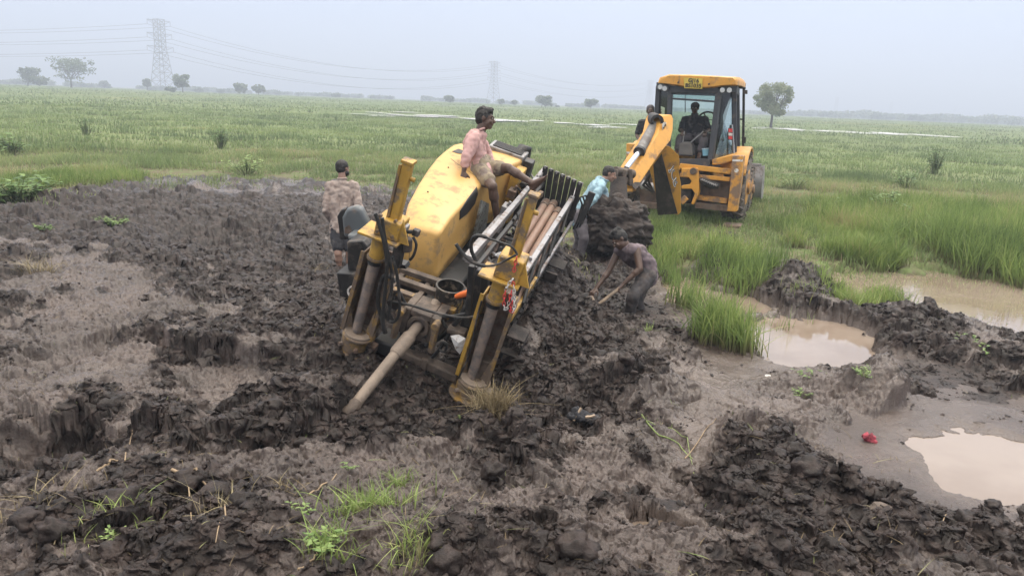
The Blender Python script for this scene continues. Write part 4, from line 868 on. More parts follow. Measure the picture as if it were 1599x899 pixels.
# loose things on the rig
def rod_thing(name, a, b, r, m, label, group=None, collar=True):
    a, b = np.array(a), np.array(b); d = (b - a) / np.linalg.norm(b - a); t = thing(name, a if a[2] < b[2] else b, label, 'drill rod', group)
    MB().cyl(a, b, r, n=20).build('pipe', m, t, smooth=50)
    if collar: MB().cyl(a - d * .002, a + d * .16, r * 1.22, n=20).cyl(b - d * .16, b + d * .002, r * 1.22, n=20).split('tool_joint', M_rust, t, smooth=50, bevel=.004)
    return t
RODL = ['upper left drill rod lying in the rack, next to the yellow mast tube', 'middle drill rod on top of the rack load, reddest of the row', 'upper right drill rod in the rack, beside the outer pale rail', 'lowest drill rod, seen between the outer pale rail and the yellow tipped rail', 'drill rod under the top row in the rack, mostly hidden']
for (x0, z0, x1, y1), lb in zip([(.34, .62, .33, 3.2), (.435, .63, .42, 3.22), (.53, .61, .51, 3.1), (.57, .49, .57, 3.2), (.44, .50, .43, 3.15)], RODL):
    rod_thing('drill_rod', W((x0, .62, z0)), W((x1, y1, z0)), .044, M_rod, lb, 'drill rods lying in the rack')
a = P(653, 508, 6.50); b = P(546, 642, 5.90); d = (b - a) / np.linalg.norm(b - a)
dr = thing('drill_rod', b, 'pale muddy drill rod sticking out of the rig front into the mud', 'drill rod')
MB().cyl(a - d * .3, b + d * .05, .045, n=24).build('pipe', M_rodm, dr, smooth=50)
MB().tube([a + d * .12, a + d * .14, a + d * .33, a + d * .36], [.05, .06, .06, .05], 24).build('tool_joint', M_rodm, dr, smooth=50)
MB().tube([b - d * .10, b - d * .07, b + d * .03, b + d * .05], [.046, .058, .06, .05], 24).build('rod_end', M_mudst, dr, smooth=50)
bk = LR(697, 490, 'y', .45); bt = LR(704, 446, 'y', .45)
bo = thing('bucket', W(bk), 'black grease bucket with worn label standing on the front deck of the rig', 'bucket')
ax = W(bt) - W(bk); ax /= np.linalg.norm(ax); b0 = W(bk); b1 = W(bt)
M_buck = mat('bucket_black', (.022, .021, .02), rough=.4, dirt=.3, dirtcol=(.2, .16, .12), dscale=14)
MB().ring(b0, b1, .125, .118, 28).cyl(b0, b0 + ax * .01, .12, n=28).build('bucket_wall', M_buck, bo, smooth=50)
MB().ring(b1 - ax * .03, b1, .135, .118, 28).build('bucket_rim', M_buck, bo, bevel=.003)
MB().ring(b0 + ax * .06, b0 + ax * .17, .1275, .12, 28).build('worn_label', mat('bucket_label', (.42, .30, .07), rough=.6, dirt=.9, dirtcol=(.03, .025, .02), dscale=18, col2=(.45, .08, .03), scale=14), bo)
h0 = W(LR(712, 463, 'y', .33)); h1 = W(LR(738, 455, 'y', .28))
og = thing('hand_tool', W(LR(700, 470, 'y', .45)), 'hand tool with a fat orange handle leaning out of the black bucket', 'tool')
MB().tube([h0, h0 * .7 + h1 * .3, h0 * .3 + h1 * .7, h1], [.02, .028, .03, .02], 14).build('handle', M_org, og, smooth=60)
MB().cyl(h0, W(LR(698, 474, 'y', .45)), .01, n=8).build('shaft', M_stl, og)
# crumpled white bag
wb = MB(); rr_ = random.Random(3); cb = [(703, 524), (716, 522), (727, 528), (726, 540), (718, 553), (711, 545)]
front = [W(LR(a, b, 'y', -.02 + rr_.uniform(-.02, .02))) for a, b in cb]; back = [W(LR(a, b, 'y', .07)) for a, b in cb]; ce = W(LR(716, 535, 'y', -.05))
n = len(cb); wb.add(front + back + [ce, W(LR(716, 535, 'y', .09))], [(i, (i+1) % n, n+(i+1) % n, n+i) for i in range(n)] + [(i, (i+1) % n, 2*n) for i in range(n)] + [(n+i, n+(i+1) % n, 2*n+1) for i in range(n)])
tag(wb.build('plastic_bag', M_wht, None, smooth=0), 'crumpled white plastic bag stuck between the vice and the right mast of the rig', 'bag')
# coil of thin hose lying left of the rig
gp = [G(a, b, .12) for a, b in [(536, 500), (520, 493), (500, 495), (490, 503), (496, 514), (516, 517), (534, 512), (548, 520), (560, 540)]]
tag(MB().tube([p + np.array((0, 0, .02)) for p in gp], .012, 8).build('loose_hose', M_rub, None), 'thin grey hose looped on the mud left of the left yellow mast', 'hose')
# ================================================================== PEOPLE
from mathutils import noise as mnoise
def unit(v): v = np.array(v, float); return v / (np.linalg.norm(v) + 1e-12)
def capsule(mb, a, b, ra, rb, n=12, flat=None):
    """tapered limb with rounded ends; flat=(axis, factor) squeezes the section along an axis"""
    a = np.array(a, float); b = np.array(b, float); L0 = np.linalg.norm(b - a); d = unit(b - a) if L0 > 1e-5 else np.array((0, 0, 1.0))
    x = np.cross(d, (0, 0, 1)); x = np.cross(d, (1, 0, 0)) if np.linalg.norm(x) < .05 else x
    if flat is not None:
        f = unit(flat[0]); f = f - d * (f @ d); x = unit(f) if np.linalg.norm(f) > .05 else x
    x = unit(x); y = np.cross(d, x); rings = []
    for k in range(1, 5): t = -math.pi / 2 + k * math.pi / 10; rings.append((a + d * ra * math.sin(t), ra * math.cos(t)))
    rings.append((a, ra)); rings.append((b, rb))
    for k in range(1, 5): t = k * math.pi / 10; rings.append((b + d * rb * math.sin(t), rb * math.cos(t)))
    fx = flat[1] if flat is not None else 1; vs = []; fs = []
    for c, r in rings:
        for k in range(n):
            q = 2 * math.pi * k / n; vs.append(c + (x * math.cos(q) * fx + y * math.sin(q)) * r)
    m_ = len(rings)
    for i in range(m_ - 1):
        for k in range(n): fs.append((i*n+k, i*n+(k+1) % n, (i+1)*n+(k+1) % n, (i+1)*n+k))
    fs.append(tuple(range(n - 1, -1, -1))); fs.append(tuple((m_ - 1) * n + k for k in range(n))); mb.add(vs, fs)
def ellipsoid(mb, c, ax, r):
    """ax: 3 orthonormal rows, r: 3 radii"""
    bm = bmesh.new(); bmesh.ops.create_icosphere(bm, subdivisions=3, radius=1); A = np.array(ax, float)
    vs = [np.array(c, float) + (np.array(v.co) * np.array(r)) @ A for v in bm.verts]; fs = [tuple(v.index for v in f.verts) for f in bm.faces]; bm.free(); mb.add(vs, fs)
def blob(mb, name, material, parent, voxel=.008, it=3, fold=0.0, fscale=9.0, keep=None):
    me = bpy.data.meshes.new(name); me.from_pydata([tuple(v) for v in mb.v], [], mb.f); o = bpy.data.objects.new(name, me); COL.objects.link(o)
    r = o.modifiers.new('r', 'REMESH'); r.mode = 'VOXEL'; r.voxel_size = voxel; r.use_smooth_shade = True
    s = o.modifiers.new('s', 'SMOOTH'); s.iterations = it; s.factor = .5
    dg = bpy.context.evaluated_depsgraph_get(); dg.update(); nm = bpy.data.meshes.new_from_object(o.evaluated_get(dg)); bpy.data.objects.remove(o); bpy.data.meshes.remove(me)
    nm.name = name; bs = BASE[parent.name]
    n = len(nm.vertices); co = np.zeros(n * 3, np.float32); nm.vertices.foreach_get('co', co); co = co.reshape(-1, 3)
    if fold:
        no = np.zeros(n * 3, np.float32); nm.vertices.foreach_get('normal', no); no = no.reshape(-1, 3)
        nz_ = np.array([abs(mnoise.noise(Vector((c[0] * fscale, c[1] * fscale, c[2] * fscale * .55)))) + .4 * mnoise.noise(Vector(c * fscale * 2.7)) for c in co]); co = co + no * ((nz_ - .25) * fold)[:, None]
    if keep is not None:   # cut the garment open at its hems
        bm = bmesh.new(); nm.vertices.foreach_set('co', np.ascontiguousarray(co, np.float32).ravel()); bm.from_mesh(nm)
        for pt, nrm in keep: bmesh.ops.bisect_plane(bm, geom=bm.verts[:] + bm.edges[:] + bm.faces[:], plane_co=tuple(pt), plane_no=tuple(nrm), clear_outer=True)
        bm.to_mesh(nm); bm.free(); n = len(nm.vertices); co = np.zeros(n * 3, np.float32); nm.vertices.foreach_get('co', co); co = co.reshape(-1, 3)
    nm.vertices.foreach_set('co', np.ascontiguousarray(co - np.array(bs), np.float32).ravel()); nm.polygons.foreach_set('use_smooth', [True] * len(nm.polygons))
    nm.materials.clear(); nm.materials.append(material); nm.update()
    o = link_mesh(name, nm, parent)
    if fold:
        so = o.modifiers.new('t', 'SOLIDIFY'); so.thickness = .004; so.offset = 1
    return o
def hand(mb, wrist, fdir, pnorm, side, s=1.0, curl=.5, spread=.12):
    f = unit(fdir); nrm = unit(np.array(pnorm) - f * (np.array(pnorm) @ f)); lat = np.cross(nrm, f) * side; w_ = np.array(wrist, float)
    capsule(mb, w_, w_ + f * .03 * s, .024 * s, .027 * s, flat=(nrm, .7))
    pc = w_ + f * .075 * s
    for k in (-1.5, -.5, .5, 1.5): capsule(mb, w_ + f * .02 * s + lat * k * .009 * s, w_ + f * .095 * s + lat * k * .020 * s, .015 * s, .0125 * s, 10)
    for k, ln in ((-1.5, .062), (-.5, .076), (.5, .080), (1.5, .072)):
        b0 = w_ + f * .095 * s + lat * k * .021 * s; d0 = unit(f + lat * k * spread); a1 = curl * .7; d1 = unit(d0 * math.cos(a1) + nrm * math.sin(a1)); a2 = curl * 1.7; d2 = unit(d0 * math.cos(a2) + nrm * math.sin(a2))
        b1 = b0 + d1 * ln * .5 * s; b2 = b1 + d2 * ln * .5 * s; capsule(mb, b0, b1, .0098 * s, .0088 * s, 8); capsule(mb, b1, b2, .0088 * s, .0072 * s, 8)
    t0 = w_ + f * .025 * s + lat * 1.6 * .018 * s; t1 = t0 + unit(f * .7 + lat * .75 + nrm * .25) * .045 * s; t2 = t1 + unit(f * .9 + lat * .2 + nrm * .5 * (curl + .3)) * .035 * s
    capsule(mb, t0, t1, .014 * s, .011 * s, 8); capsule(mb, t1, t2, .0105 * s, .0085 * s, 8)
def foot(mb, ankle, toe, up, s=1.0):
    a = np.array(ankle, float); t = np.array(toe, float); d = unit(t - a); u = unit(up); u = unit(u - d * (u @ d)); l = np.cross(d, u)
    heel = a - d * .045 * s - u * .045 * s; capsule(mb, a, heel, .036 * s, .033 * s); ball = a + d * .14 * s - u * .055 * s
    capsule(mb, a - u * .01, ball, .036 * s, .026 * s, flat=(l, 1.25)); capsule(mb, heel, ball, .030 * s, .022 * s, flat=(l, 1.3))
    for k, ln in ((-2, .030), (-1, .036), (0, .042), (1, .046), (2, .05)):
        b = ball + l * k * .014 * s; capsule(mb, b, b + d * ln * s + d * .01, .0125 * s, .010 * s, 8)
def person(label, J, mats_, group=None, s=1.0, face=(0, -1, 0), up=(0, 0, 1), shirt=None, trousers=None, hair='short', hands=None, feet=None, basept=None):
    """J: world joints; l/r by the person's own side"""
    for k_ in J: J[k_] = np.array(J[k_], float)
    base = basept if basept is not None else (J['ankL'] + J['ankR']) / 2
    root = thing('person', base, label, 'person', group); B = MB()
    f = unit(face); u = unit(up); u = unit(u - f * (u @ f)); l = np.cross(u, f)      # l: the person's left
    hc = J['head']; A = np.array([l, f, u])
    ellipsoid(B, hc + u * .018 * s - f * .012 * s, A, (.074 * s, .094 * s, .088 * s)); ellipsoid(B, hc - u * .035 * s + f * .022 * s, A, (.058 * s, .066 * s, .078 * s))
    capsule(B, hc - u * .085 * s + f * .062 * s, hc - u * .06 * s + f * .06 * s, .024 * s, .03 * s)                       # chin
    capsule(B, hc + f * .086 * s + u * .012 * s, hc + f * .108 * s - u * .026 * s, .009 * s, .015 * s, 10)                # nose
    capsule(B, hc + f * .083 * s + u * .026 * s - l * .035 * s, hc + f * .083 * s + u * .026 * s + l * .035 * s, .011 * s, .011 * s)   # brow
    capsule(B, hc + f * .085 * s - u * .052 * s - l * .018 * s, hc + f * .085 * s - u * .052 * s + l * .018 * s, .010 * s, .010 * s)   # lips
    for sg in (-1, 1): ellipsoid(B, hc + l * sg * .076 * s - f * .008 * s - u * .006 * s, A, (.009 * s, .019 * s, .032 * s)); ellipsoid(B, hc + l * sg * .034 * s + f * .072 * s - u * .03 * s, A, (.022 * s, .016 * s, .022 * s))
    nk = J['neck']; capsule(B, hc - u * .05 * s - f * .02 * s, nk, .052 * s, .058 * s)
    sh = (J['shL'] + J['shR']) / 2; pv = (J['hipL'] + J['hipR']) / 2; ac = unit(J['shL'] - J['shR']); ah = unit(J['hipL'] - J['hipR']); sp = unit(sh - pv); fr = unit(np.cross(sp, ac)) * -1
    mid = J.get('mid', (sh * .45 + pv * .55)); ch = J.get('chest', sh * .75 + mid * .25)
    def torso(m_, e=0.0, lo=0.0):
        for sg in (-1, 1):
            capsule(m_, ch + ac * sg * .085 * s, mid + ac * sg * .06 * s, .098 * s + e, .088 * s + e, 14, flat=(fr, .95))
            capsule(m_, mid + ac * sg * .055 * s, pv + ah * sg * .065 * s + (pv - mid) * lo, .088 * s + e, .098 * s + e, 14, flat=(fr, .95))
        capsule(m_, J['shL'] - ac * .03 * s, J['shR'] + ac * .03 * s, .062 * s + e, .062 * s + e, 12)
        capsule(m_, nk - sp * .03 * s, ch, .062 * s + e * .5, .10 * s + e, 14)
    torso(B)
    for q in 'LR':
        capsule(B, J['sh' + q], J['el' + q], .052 * s, .040 * s); capsule(B, J['el' + q], J['wr' + q], .040 * s, .026 * s); mpt = J['el' + q] * .72 + J['wr' + q] * .28; capsule(B, J['el' + q], mpt, .038 * s, .043 * s)
        capsule(B, J['hip' + q], J['kn' + q], .082 * s, .055 * s); capsule(B, J['kn' + q], J['ank' + q], .050 * s, .034 * s)
        cal = J['kn' + q] * .65 + J['ank' + q] * .35; hb_ = unit(J['kn' + q] - J['hip' + q]) - unit(J['ank' + q] - J['kn' + q]); capsule(B, J['kn' + q], cal + (unit(J['ank'+q]-J['kn'+q]) + 0) * .0, .048 * s, .055 * s)
        h = (hands or {}).get(q, {}); fd = h.get('dir', J['wr' + q] - J['el' + q]); hand(B, J['wr' + q], fd, h.get('palm', (0, 0, -1)), 1 if q == 'L' else -1, s, h.get('curl', .5), h.get('spread', .1))
        if 'toe' + q in J: foot(B, J['ank' + q], J['toe' + q], J['kn' + q] - J['ank' + q], s)
    body = blob(B, 'body', mats_['skin'], root, .0075, 3)
    # eyes
    for sg in (-1, 1):
        e_ = MB(); ellipsoid(e_, hc + l * sg * .032 * s + f * .084 * s + u * .006 * s, A, (.014 * s, .006 * s, .007 * s)); eo = e_.build('eye', M_eye, root, smooth=80)
        e2 = MB(); ellipsoid(e2, hc + l * sg * .032 * s + f * .089 * s + u * .006 * s, A, (.006 * s, .003 * s, .006 * s)); e2.build('iris', M_dark, eo, smooth=80)
    if hair:
        H = MB(); ellipsoid(H, hc + u * .036 * s - f * .024 * s, A, (.082 * s, .094 * s, .086 * s)); ellipsoid(H, hc + u * .01 * s - f * .045 * s, A, (.079 * s, .064 * s, .088 * s))
        if hair == 'tall':
            rr2 = random.Random(8)
            for k in range(26): H.ico(hc + u * (.075 + rr2.uniform(0, .045)) * s + f * rr2.uniform(-.08, .055) * s + l * rr2.uniform(-.05, .05) * s, .026 * s, 2, .2, rr2)
        if hair == 'cap':
            H = MB(); ellipsoid(H, hc + u * .042 * s - f * .012 * s, A, (.086 * s, .102 * s, .078 * s)); ellipsoid(H, hc + u * .035 * s + f * .10 * s, A, (.06 * s, .06 * s, .010 * s))
        if hair == 'wrap':
            H = MB(); ellipsoid(H, hc + u * .036 * s - f * .01 * s, A, (.090 * s, .106 * s, .084 * s)); ellipsoid(H, hc - u * .0 * s - f * .06 * s, A, (.08 * s, .06 * s, .08 * s))
        blob(H, 'cap' if hair == 'cap' else ('head_cloth' if hair == 'wrap' else 'hair'), mats_['hair'], root, .009, 1, fold=.012 if hair != 'cap' else .004, fscale=38)
        if mats_.get('beard'):
            bd = MB(); ellipsoid(bd, hc - u * .062 * s + f * .034 * s, A, (.063 * s, .060 * s, .052 * s)); blob(bd, 'beard', mats_['hair'], root, .009, 1, fold=.006, fscale=60)
    if shirt:
        S = MB(); torso(S, .016, shirt.get('lo', .2)); sl_ = shirt.get('sleeve', 1.0)
        hem = shirt.get('hem', 0)
        if hem:
            for sg in (-1, 1): capsule(S, mid + ac * sg * .05 * s, pv + ah * sg * .055 * s - sp * hem, .100 * s, .128 * s, 14, flat=(fr, .95))
        if sl_ > 0:
            for q in 'LR':
                if sl_ <= 1: e1 = J['sh' + q] + (J['el' + q] - J['sh' + q]) * sl_; capsule(S, J['sh' + q], e1, .068 * s, .056 * s)
                else:
                    capsule(S, J['sh' + q], J['el' + q], .068 * s, .056 * s); e1 = J['el' + q] + (J['wr' + q] - J['el' + q]) * (sl_ - 1); capsule(S, J['el' + q], e1, .056 * s, .045 * s)
        keep = list(shirt.get('cut', []))
        so = blob(S, shirt.get('name', 'shirt'), mats_['shirt'], root, .010, 2, fold=.032, fscale=8, keep=keep or None)
        if shirt.get('collar', True):
            C_ = MB(); n0 = nk + u * .0 + sp * .02 * s; ring_ = [n0 + (ac * math.cos(t) * .068 + fr * math.sin(t) * .068) * s + sp * (.012 * math.sin(t)) * s for t in np.linspace(0, 2 * math.pi, 17)]
            C_.tube(ring_, .013 * s, 8, cap=False); C_.build('collar', mats_['shirt'], so, smooth=80)
    if trousers:
        T_ = MB(); tl = trousers.get('len', 1.0); capsule(T_, pv + ah * .06 * s + sp * .07 * s, pv - ah * .06 * s + sp * .07 * s, .105 * s, .105 * s, 14, flat=(fr, .95))
        for q in 'LR':
            if tl <= 1: k1 = J['hip' + q] + (J['kn' + q] - J['hip' + q]) * tl; capsule(T_, J['hip' + q], k1, .105 * s, .084 * s)
            else:
                capsule(T_, J['hip' + q], J['kn' + q], .103 * s, .075 * s); k1 = J['kn' + q] + (J['ank' + q] - J['kn' + q]) * (tl - 1); capsule(T_, J['kn' + q], k1, .074 * s, .060 * s)
        blob(T_, trousers.get('name', 'shorts'), mats_['trousers'], root, .010, 2, fold=.018, fscale=9)
    return root
M_eye = mat('eye_white', (.6, .57, .52), rough=.3, var=.02); M_dark = mat('dark_iris', (.012, .009, .008), rough=.2, var=.0)
M_skin = mat('dark_brown_skin', (.085, .048, .034), rough=.5, var=.1, scale=12, dirt=.25, dirtcol=(.12, .09, .075), dscale=10)
M_skin2 = mat('brown_skin', (.26, .155, .115), rough=.5, var=.08, scale=12)
M_skin3 = mat('deep_brown_skin', (.095, .055, .039), rough=.42, var=.12, scale=12)
M_hair = mat('black_hair', (.012, .011, .011), rough=.6, var=.2, scale=60, bump=.5, bscale=160)
M_pink = mat('pink_cotton', (.50, .31, .295), rough=.85, var=.06, scale=5, dirt=.12, dirtcol=(.3, .2, .16), dscale=12, bump=.25, bscale=25)
M_khaki = mat('muddy_khaki', (.26, .215, .15), rough=.9, var=.12, scale=6, dirt=.5, dirtcol=(.13, .10, .085), dscale=10, bump=.3, bscale=25)
M_camo = mat('blotched_beige_cotton', (.34, .28, .25), rough=.9, var=.1, scale=7, dirt=.5, dirtcol=(.21, .16, .14), dscale=11, bump=.3, bscale=25)
M_navy = mat('black_cloth', (.022, .023, .03), rough=.85, var=.2, dirt=.25, dirtcol=(.08, .07, .065), dscale=9, bump=.3, bscale=25)
M_blue = mat('light_blue_cotton', (.27, .41, .48), rough=.85, var=.08, scale=5, dirt=.15, dirtcol=(.2, .2, .2), dscale=10, bump=.3, bscale=25)
M_vest = mat('muddy_mauve_vest', (.16, .125, .14), rough=.85, var=.15, dirt=.3, dirtcol=(.08, .065, .06), dscale=9, bump=.3, bscale=25)
M_jean = mat('muddy_dark_jeans', (.055, .052, .056), rough=.9, var=.25, scale=14, dirt=.5, dirtcol=(.075, .06, .055), dscale=8, bump=.4, bscale=30)
M_grey = mat('grey_cloth', (.10, .09, .10), rough=.9, var=.15, bump=.3, bscale=25)

# man in the pink shirt, sitting on the hood
person('man in pink shirt and muddy khaki shorts sitting on the yellow hood', dict(
    head=P(758, 186, 8.28), neck=P(750, 206, 8.30), shR=P(739, 215, 8.12), shL=P(747, 213, 8.46), chest=P(741, 226, 8.30), mid=P(745, 250, 8.33),
    elR=P(729, 243, 8.02), wrR=P(724, 268, 8.02), elL=P(762, 240, 8.55), wrL=P(768, 262, 8.48),
    hipR=P(749, 267, 8.22), hipL=P(758, 264, 8.42), knR=P(769, 291, 7.93), ankR=P(776, 341, 8.12), toeR=P(768, 358, 7.95), knL=P(794, 263, 8.20), ankL=P(831, 286, 8.15), toeL=P(848, 269, 8.05)),
    dict(skin=M_skin, hair=M_hair, shirt=M_pink, trousers=M_khaki), face=unit(c_x * .93 - c_f * .15 - c_y * .12), up=unit(c_y + c_x * .12), hair='tall',
    shirt=dict(sleeve=1.55, lo=.35, hem=.01), trousers=dict(len=.62), hands=dict(R=dict(dir=(P(723, 285, 8.0) - P(724, 268, 8.02)), palm=(0, .6, -.8), curl=.1, spread=.35), L=dict(curl=.4)), basept=P(748, 275, 8.3))
# man standing with his back to us
d0 = 10.9
person('man in blotchy beige shirt and black shorts standing left of the rig, back turned', dict(
    head=P(535.5, 263, d0), neck=P(534, 281, d0 - .02), shL=P(515, 292, d0), shR=P(554, 291, d0), chest=P(534, 302, d0), mid=P(533, 328, d0 - .02), elL=P(509, 328, d0 - .08), wrL=P(520, 350, d0 + .14), elR=P(561, 325, d0 - .05), wrR=P(556, 350, d0 + .15),
    hipL=P(526, 356, d0), hipR=P(543, 356, d0), knL=P(528, 397, d0 - .08), ankL=P(531, 421, d0), knR=P(546, 398, d0), ankR=P(546, 430, d0 + .1), toeL=P(534, 424, d0 + .25), toeR=P(550, 430, d0 + .3)),
    dict(skin=M_skin2, hair=M_hair, shirt=M_camo, trousers=M_navy, beard=True), face=unit(c_f * .8 + c_x * .5), up=c_y + c_x * .02, shirt=dict(sleeve=1.7, lo=.25, hem=.02), trousers=dict(len=.72), s=1.0)
# man in blue bending behind the rod rack
person('man in light blue shirt bending between the rod rack and the muddy bucket', dict(
    head=P(952, 272, 11.5), neck=P(943, 281, 11.5), shR=P(938, 292, 11.3), shL=P(936, 282, 11.7), chest=P(931, 294, 11.5), mid=P(917, 315, 11.55), elR=P(926, 312, 11.2), wrR=P(914, 326, 11.15), elL=P(945, 305, 11.75), wrL=P(940, 325, 11.6),
    hipR=P(905, 338, 11.45), hipL=P(903, 336, 11.7), knR=P(912, 372, 11.35), ankR=P(905, 405, 11.5), knL=P(905, 374, 11.75), ankL=P(895, 405, 11.8), toeR=P(915, 410, 11.4), toeL=P(903, 408, 11.7)),
    dict(skin=M_skin2, hair=M_hair, shirt=M_blue, trousers=M_grey, beard=False), face=unit(c_x * .9 - c_y * .35 - c_f * .1), up=unit(c_y * .85 + c_x * .35), shirt=dict(sleeve=1.75, lo=.2, hem=.01), trousers=dict(len=1.8, name='trousers'),
    hands=dict(R=dict(curl=.5)))
# man digging
d0 = 9.15
person('man in a grey vest and muddy dark jeans bending over to dig with a hoe', dict(
    head=P(967, 374, d0 - .02), neck=P(979, 386, d0), shL=P(994, 390, d0 - .15), shR=P(966, 392, d0 + .16), chest=P(988, 396, d0), mid=P(1007, 412, d0 + .03), elL=P(999, 420, d0 - .22), wrL=P(975, 442, d0 - .20), elR=P(950, 424, d0 + .12), wrR=P(931, 450, d0 + .05),
    hipL=P(1013, 431, d0 - .06), hipR=P(1007, 430, d0 + .12), knL=P(988, 463, d0 - .22), ankL=P(983, 502, d0 - .02), knR=P(994, 470, d0 + .05), ankR=P(1007, 507, d0 + .10), toeL=P(970, 510, d0 - .08), toeR=P(998, 516, d0 + .0)),
    dict(skin=M_skin3, hair=M_hair, shirt=M_vest, trousers=M_jean), face=unit(-c_x * .72 - c_y * .62 - c_f * .2), up=unit(c_y * .75 - c_x * .55), hair='tall', shirt=dict(sleeve=0, lo=.15, name='vest', collar=False, cut=[]), trousers=dict(len=1.6, name='jeans'),
    hands=dict(L=dict(curl=1.1), R=dict(curl=1.0, dir=P(924, 458, d0) - P(931, 450, d0 + .05))))
# ================================================================== BACKHOE LOADER
JA = R(-22); JM = np.array([[math.cos(JA), -math.sin(JA), 0], [math.sin(JA), math.cos(JA), 0], [0, 0, 1]]); JT = P(1068, 200, 15.0); JT[2] = 0
def JW(p): return JM @ np.asarray(p, float) + JT
def LJ(px, py, ax, val):
    r = JM.T @ ray(px, py); o = JM.T @ (CAM - JT); i = 'xyz'.index(ax); return o + r * ((val - o[i]) / r[i])
def JB(): return MB(JW)
J_y = mat('machine_yellow', (.60, .295, .045), rough=.5, var=.05, dirt=.28, dirtcol=(.26, .15, .07), dscale=3.5, coat=.1)
J_yd = mat('muddy_machine_yellow', (.62, .30, .05), rough=.55, var=.08, dirt=.6, dirtcol=(.20, .13, .085), dscale=4.5)
J_dk = mat('dark_grey_frame', (.045, .05, .06), rough=.5, var=.1, dirt=.2, dirtcol=(.12, .10, .09))
J_br = mat('mud_brown_steel', (.17, .115, .08), rough=.8, var=.3, scale=7, dirt=.5, dirtcol=(.10, .075, .06))
J_bk = mat('black_parts', (.015, .015, .017), rough=.6, var=.2, dirt=.3, dirtcol=(.07, .055, .05))
J_ty = mat('muddy_tyre', (.035, .033, .032), rough=.85, var=.2, dirt=.7, dirtcol=(.17, .135, .11), dscale=6)
J_st = mat('worn_bucket_steel', (.34, .335, .34), rough=.5, metal=.2, var=.15, dirt=.4, dirtcol=(.14, .12, .11), dscale=3)
J_cr = mat('chrome_rod', (.7, .72, .78), rough=.18, metal=.9, var=.02)
J_mud = mat('caked_mud', (.06, .045, .038), rough=.8, var=.4, scale=6, dirt=.4, dirtcol=(.04, .032, .03), dscale=7, bump=1.0, bscale=25)
J_gl = bpy.data.materials.new('cab_glass'); J_gl.use_nodes = True; _n = J_gl.node_tree; _n.nodes.clear(); _o = _n.nodes.new('ShaderNodeOutputMaterial'); _t = _n.nodes.new('ShaderNodeBsdfTransparent'); _t.inputs[0].default_value = (.78, .86, .84, 1)
_g = _n.nodes.new('ShaderNodeBsdfGlossy'); _g.inputs['Roughness'].default_value = .03; _f = _n.nodes.new('ShaderNodeFresnel'); _f.inputs[0].default_value = 1.5; _x = _n.nodes.new('ShaderNodeMixShader')
_n.links.new(_f.outputs[0], _x.inputs[0]); _n.links.new(_t.outputs[0], _x.inputs[1]); _n.links.new(_g.outputs[0], _x.inputs[2]); _n.links.new(_x.outputs[0], _o.inputs[0])
J_txt = mat('dark_lettering', (.03, .03, .035), rough=.5, var=.02)
J_plate = mat('plate_yellow', (.62, .47, .08), rough=.5, var=.08)
bh = thing('backhoe_loader', JW((0, 1.0, 0)), 'yellow backhoe loader standing in the grass with its boom folded and bucket over the pit', 'backhoe')
def jbar(n, a, b, w, h, m=J_dk, p=bh, bv=.008, up=(0, 0, 1)): return JB().bar(a, b, w, h, up=up).build(n, m, p, bevel=bv)
# cab roof
def on_y(pts, y): return [LJ(a, b, 'y', y) for a, b in pts]
r0 = on_y([(1026, 130), (1029, 121), (1044, 116), (1080, 116.5), (1112, 118), (1148, 120), (1152, 126), (1151, 133), (1130, 134.5), (1112, 137.5), (1090, 138), (1068, 136.5), (1052, 133)], .12)
cx_ = np.mean([p[0] for p in r0]); cz_ = np.mean([p[2] for p in r0]); vs = []; fs = []; n = len(r0)
for y, sx, sz, dz in ((.10, .94, .8, 0), (.14, .985, .95, 0), (.22, 1.0, 1.0, .0), (.9, 1.0, 1.05, .015), (1.65, 1.0, 1.0, 0), (1.82, .97, .9, -.01), (1.88, .92, .7, -.01)): vs += [(cx_ + (p[0] - cx_) * sx, y, cz_ + (p[2] - cz_) * sz + dz) for p in r0]
for i in range(6):
    for k in range(n): fs.append((i*n+k, i*n+(k+1) % n, (i+1)*n+(k+1) % n, (i+1)*n+k))
fs += [tuple(range(n - 1, -1, -1)), tuple(range(6 * n, 7 * n))]
rf = JB().add(vs, fs).build('cab_roof', J_y, bh, smooth=50)
for a, b in ((1059, 129), (1107, 131.5)): c = LJ(a, b, 'y', .085); JB().cyl(c, c + (0, .05, 0), .018, n=10).build('roof_bolt', J_bk, rf)
pl_ = JB().prism(on_y([(1067.5, 121.5), (1097, 122.5), (1096.5, 139), (1068.5, 138)], .06), (0, .015, 0)).build('number_plate', J_plate, bh)
def text_mesh(txt, size, origin, xd, yd, name, m, parent, ext=.004, off=0.0):
    cu = bpy.data.curves.new(name, 'FONT'); cu.body = txt; cu.size = size; cu.extrude = ext; cu.align_x = 'CENTER'; cu.align_y = 'CENTER'; cu.offset = off
    o = bpy.data.objects.new(name, cu); COL.objects.link(o); dg = bpy.context.evaluated_depsgraph_get(); dg.update(); me = bpy.data.meshes.new_from_object(o.evaluated_get(dg)); bpy.data.objects.remove(o); bpy.data.curves.remove(cu)
    xd = Vector(tuple(unit(xd))); yd = Vector(tuple(unit(yd))); zd = xd.cross(yd); yd = zd.cross(xd).normalized(); bs = BASE[parent.name]
    M_ = Matrix((xd, yd, zd)).transposed()
    for v in me.vertices: v.co = M_ @ v.co + Vector(tuple(origin)) - bs
    me.name = name; me.materials.clear(); me.materials.append(m); return link_mesh(name, me, parent)
xdj = JM @ np.array((1, 0, -.02)); zdj = np.array((0, 0, 1.0))
text_mesh('GJ16', .105, JW(LJ(1083, 126.3, 'y', .052)), xdj, zdj, 'plate_lettering', J_txt, pl_, off=.002)
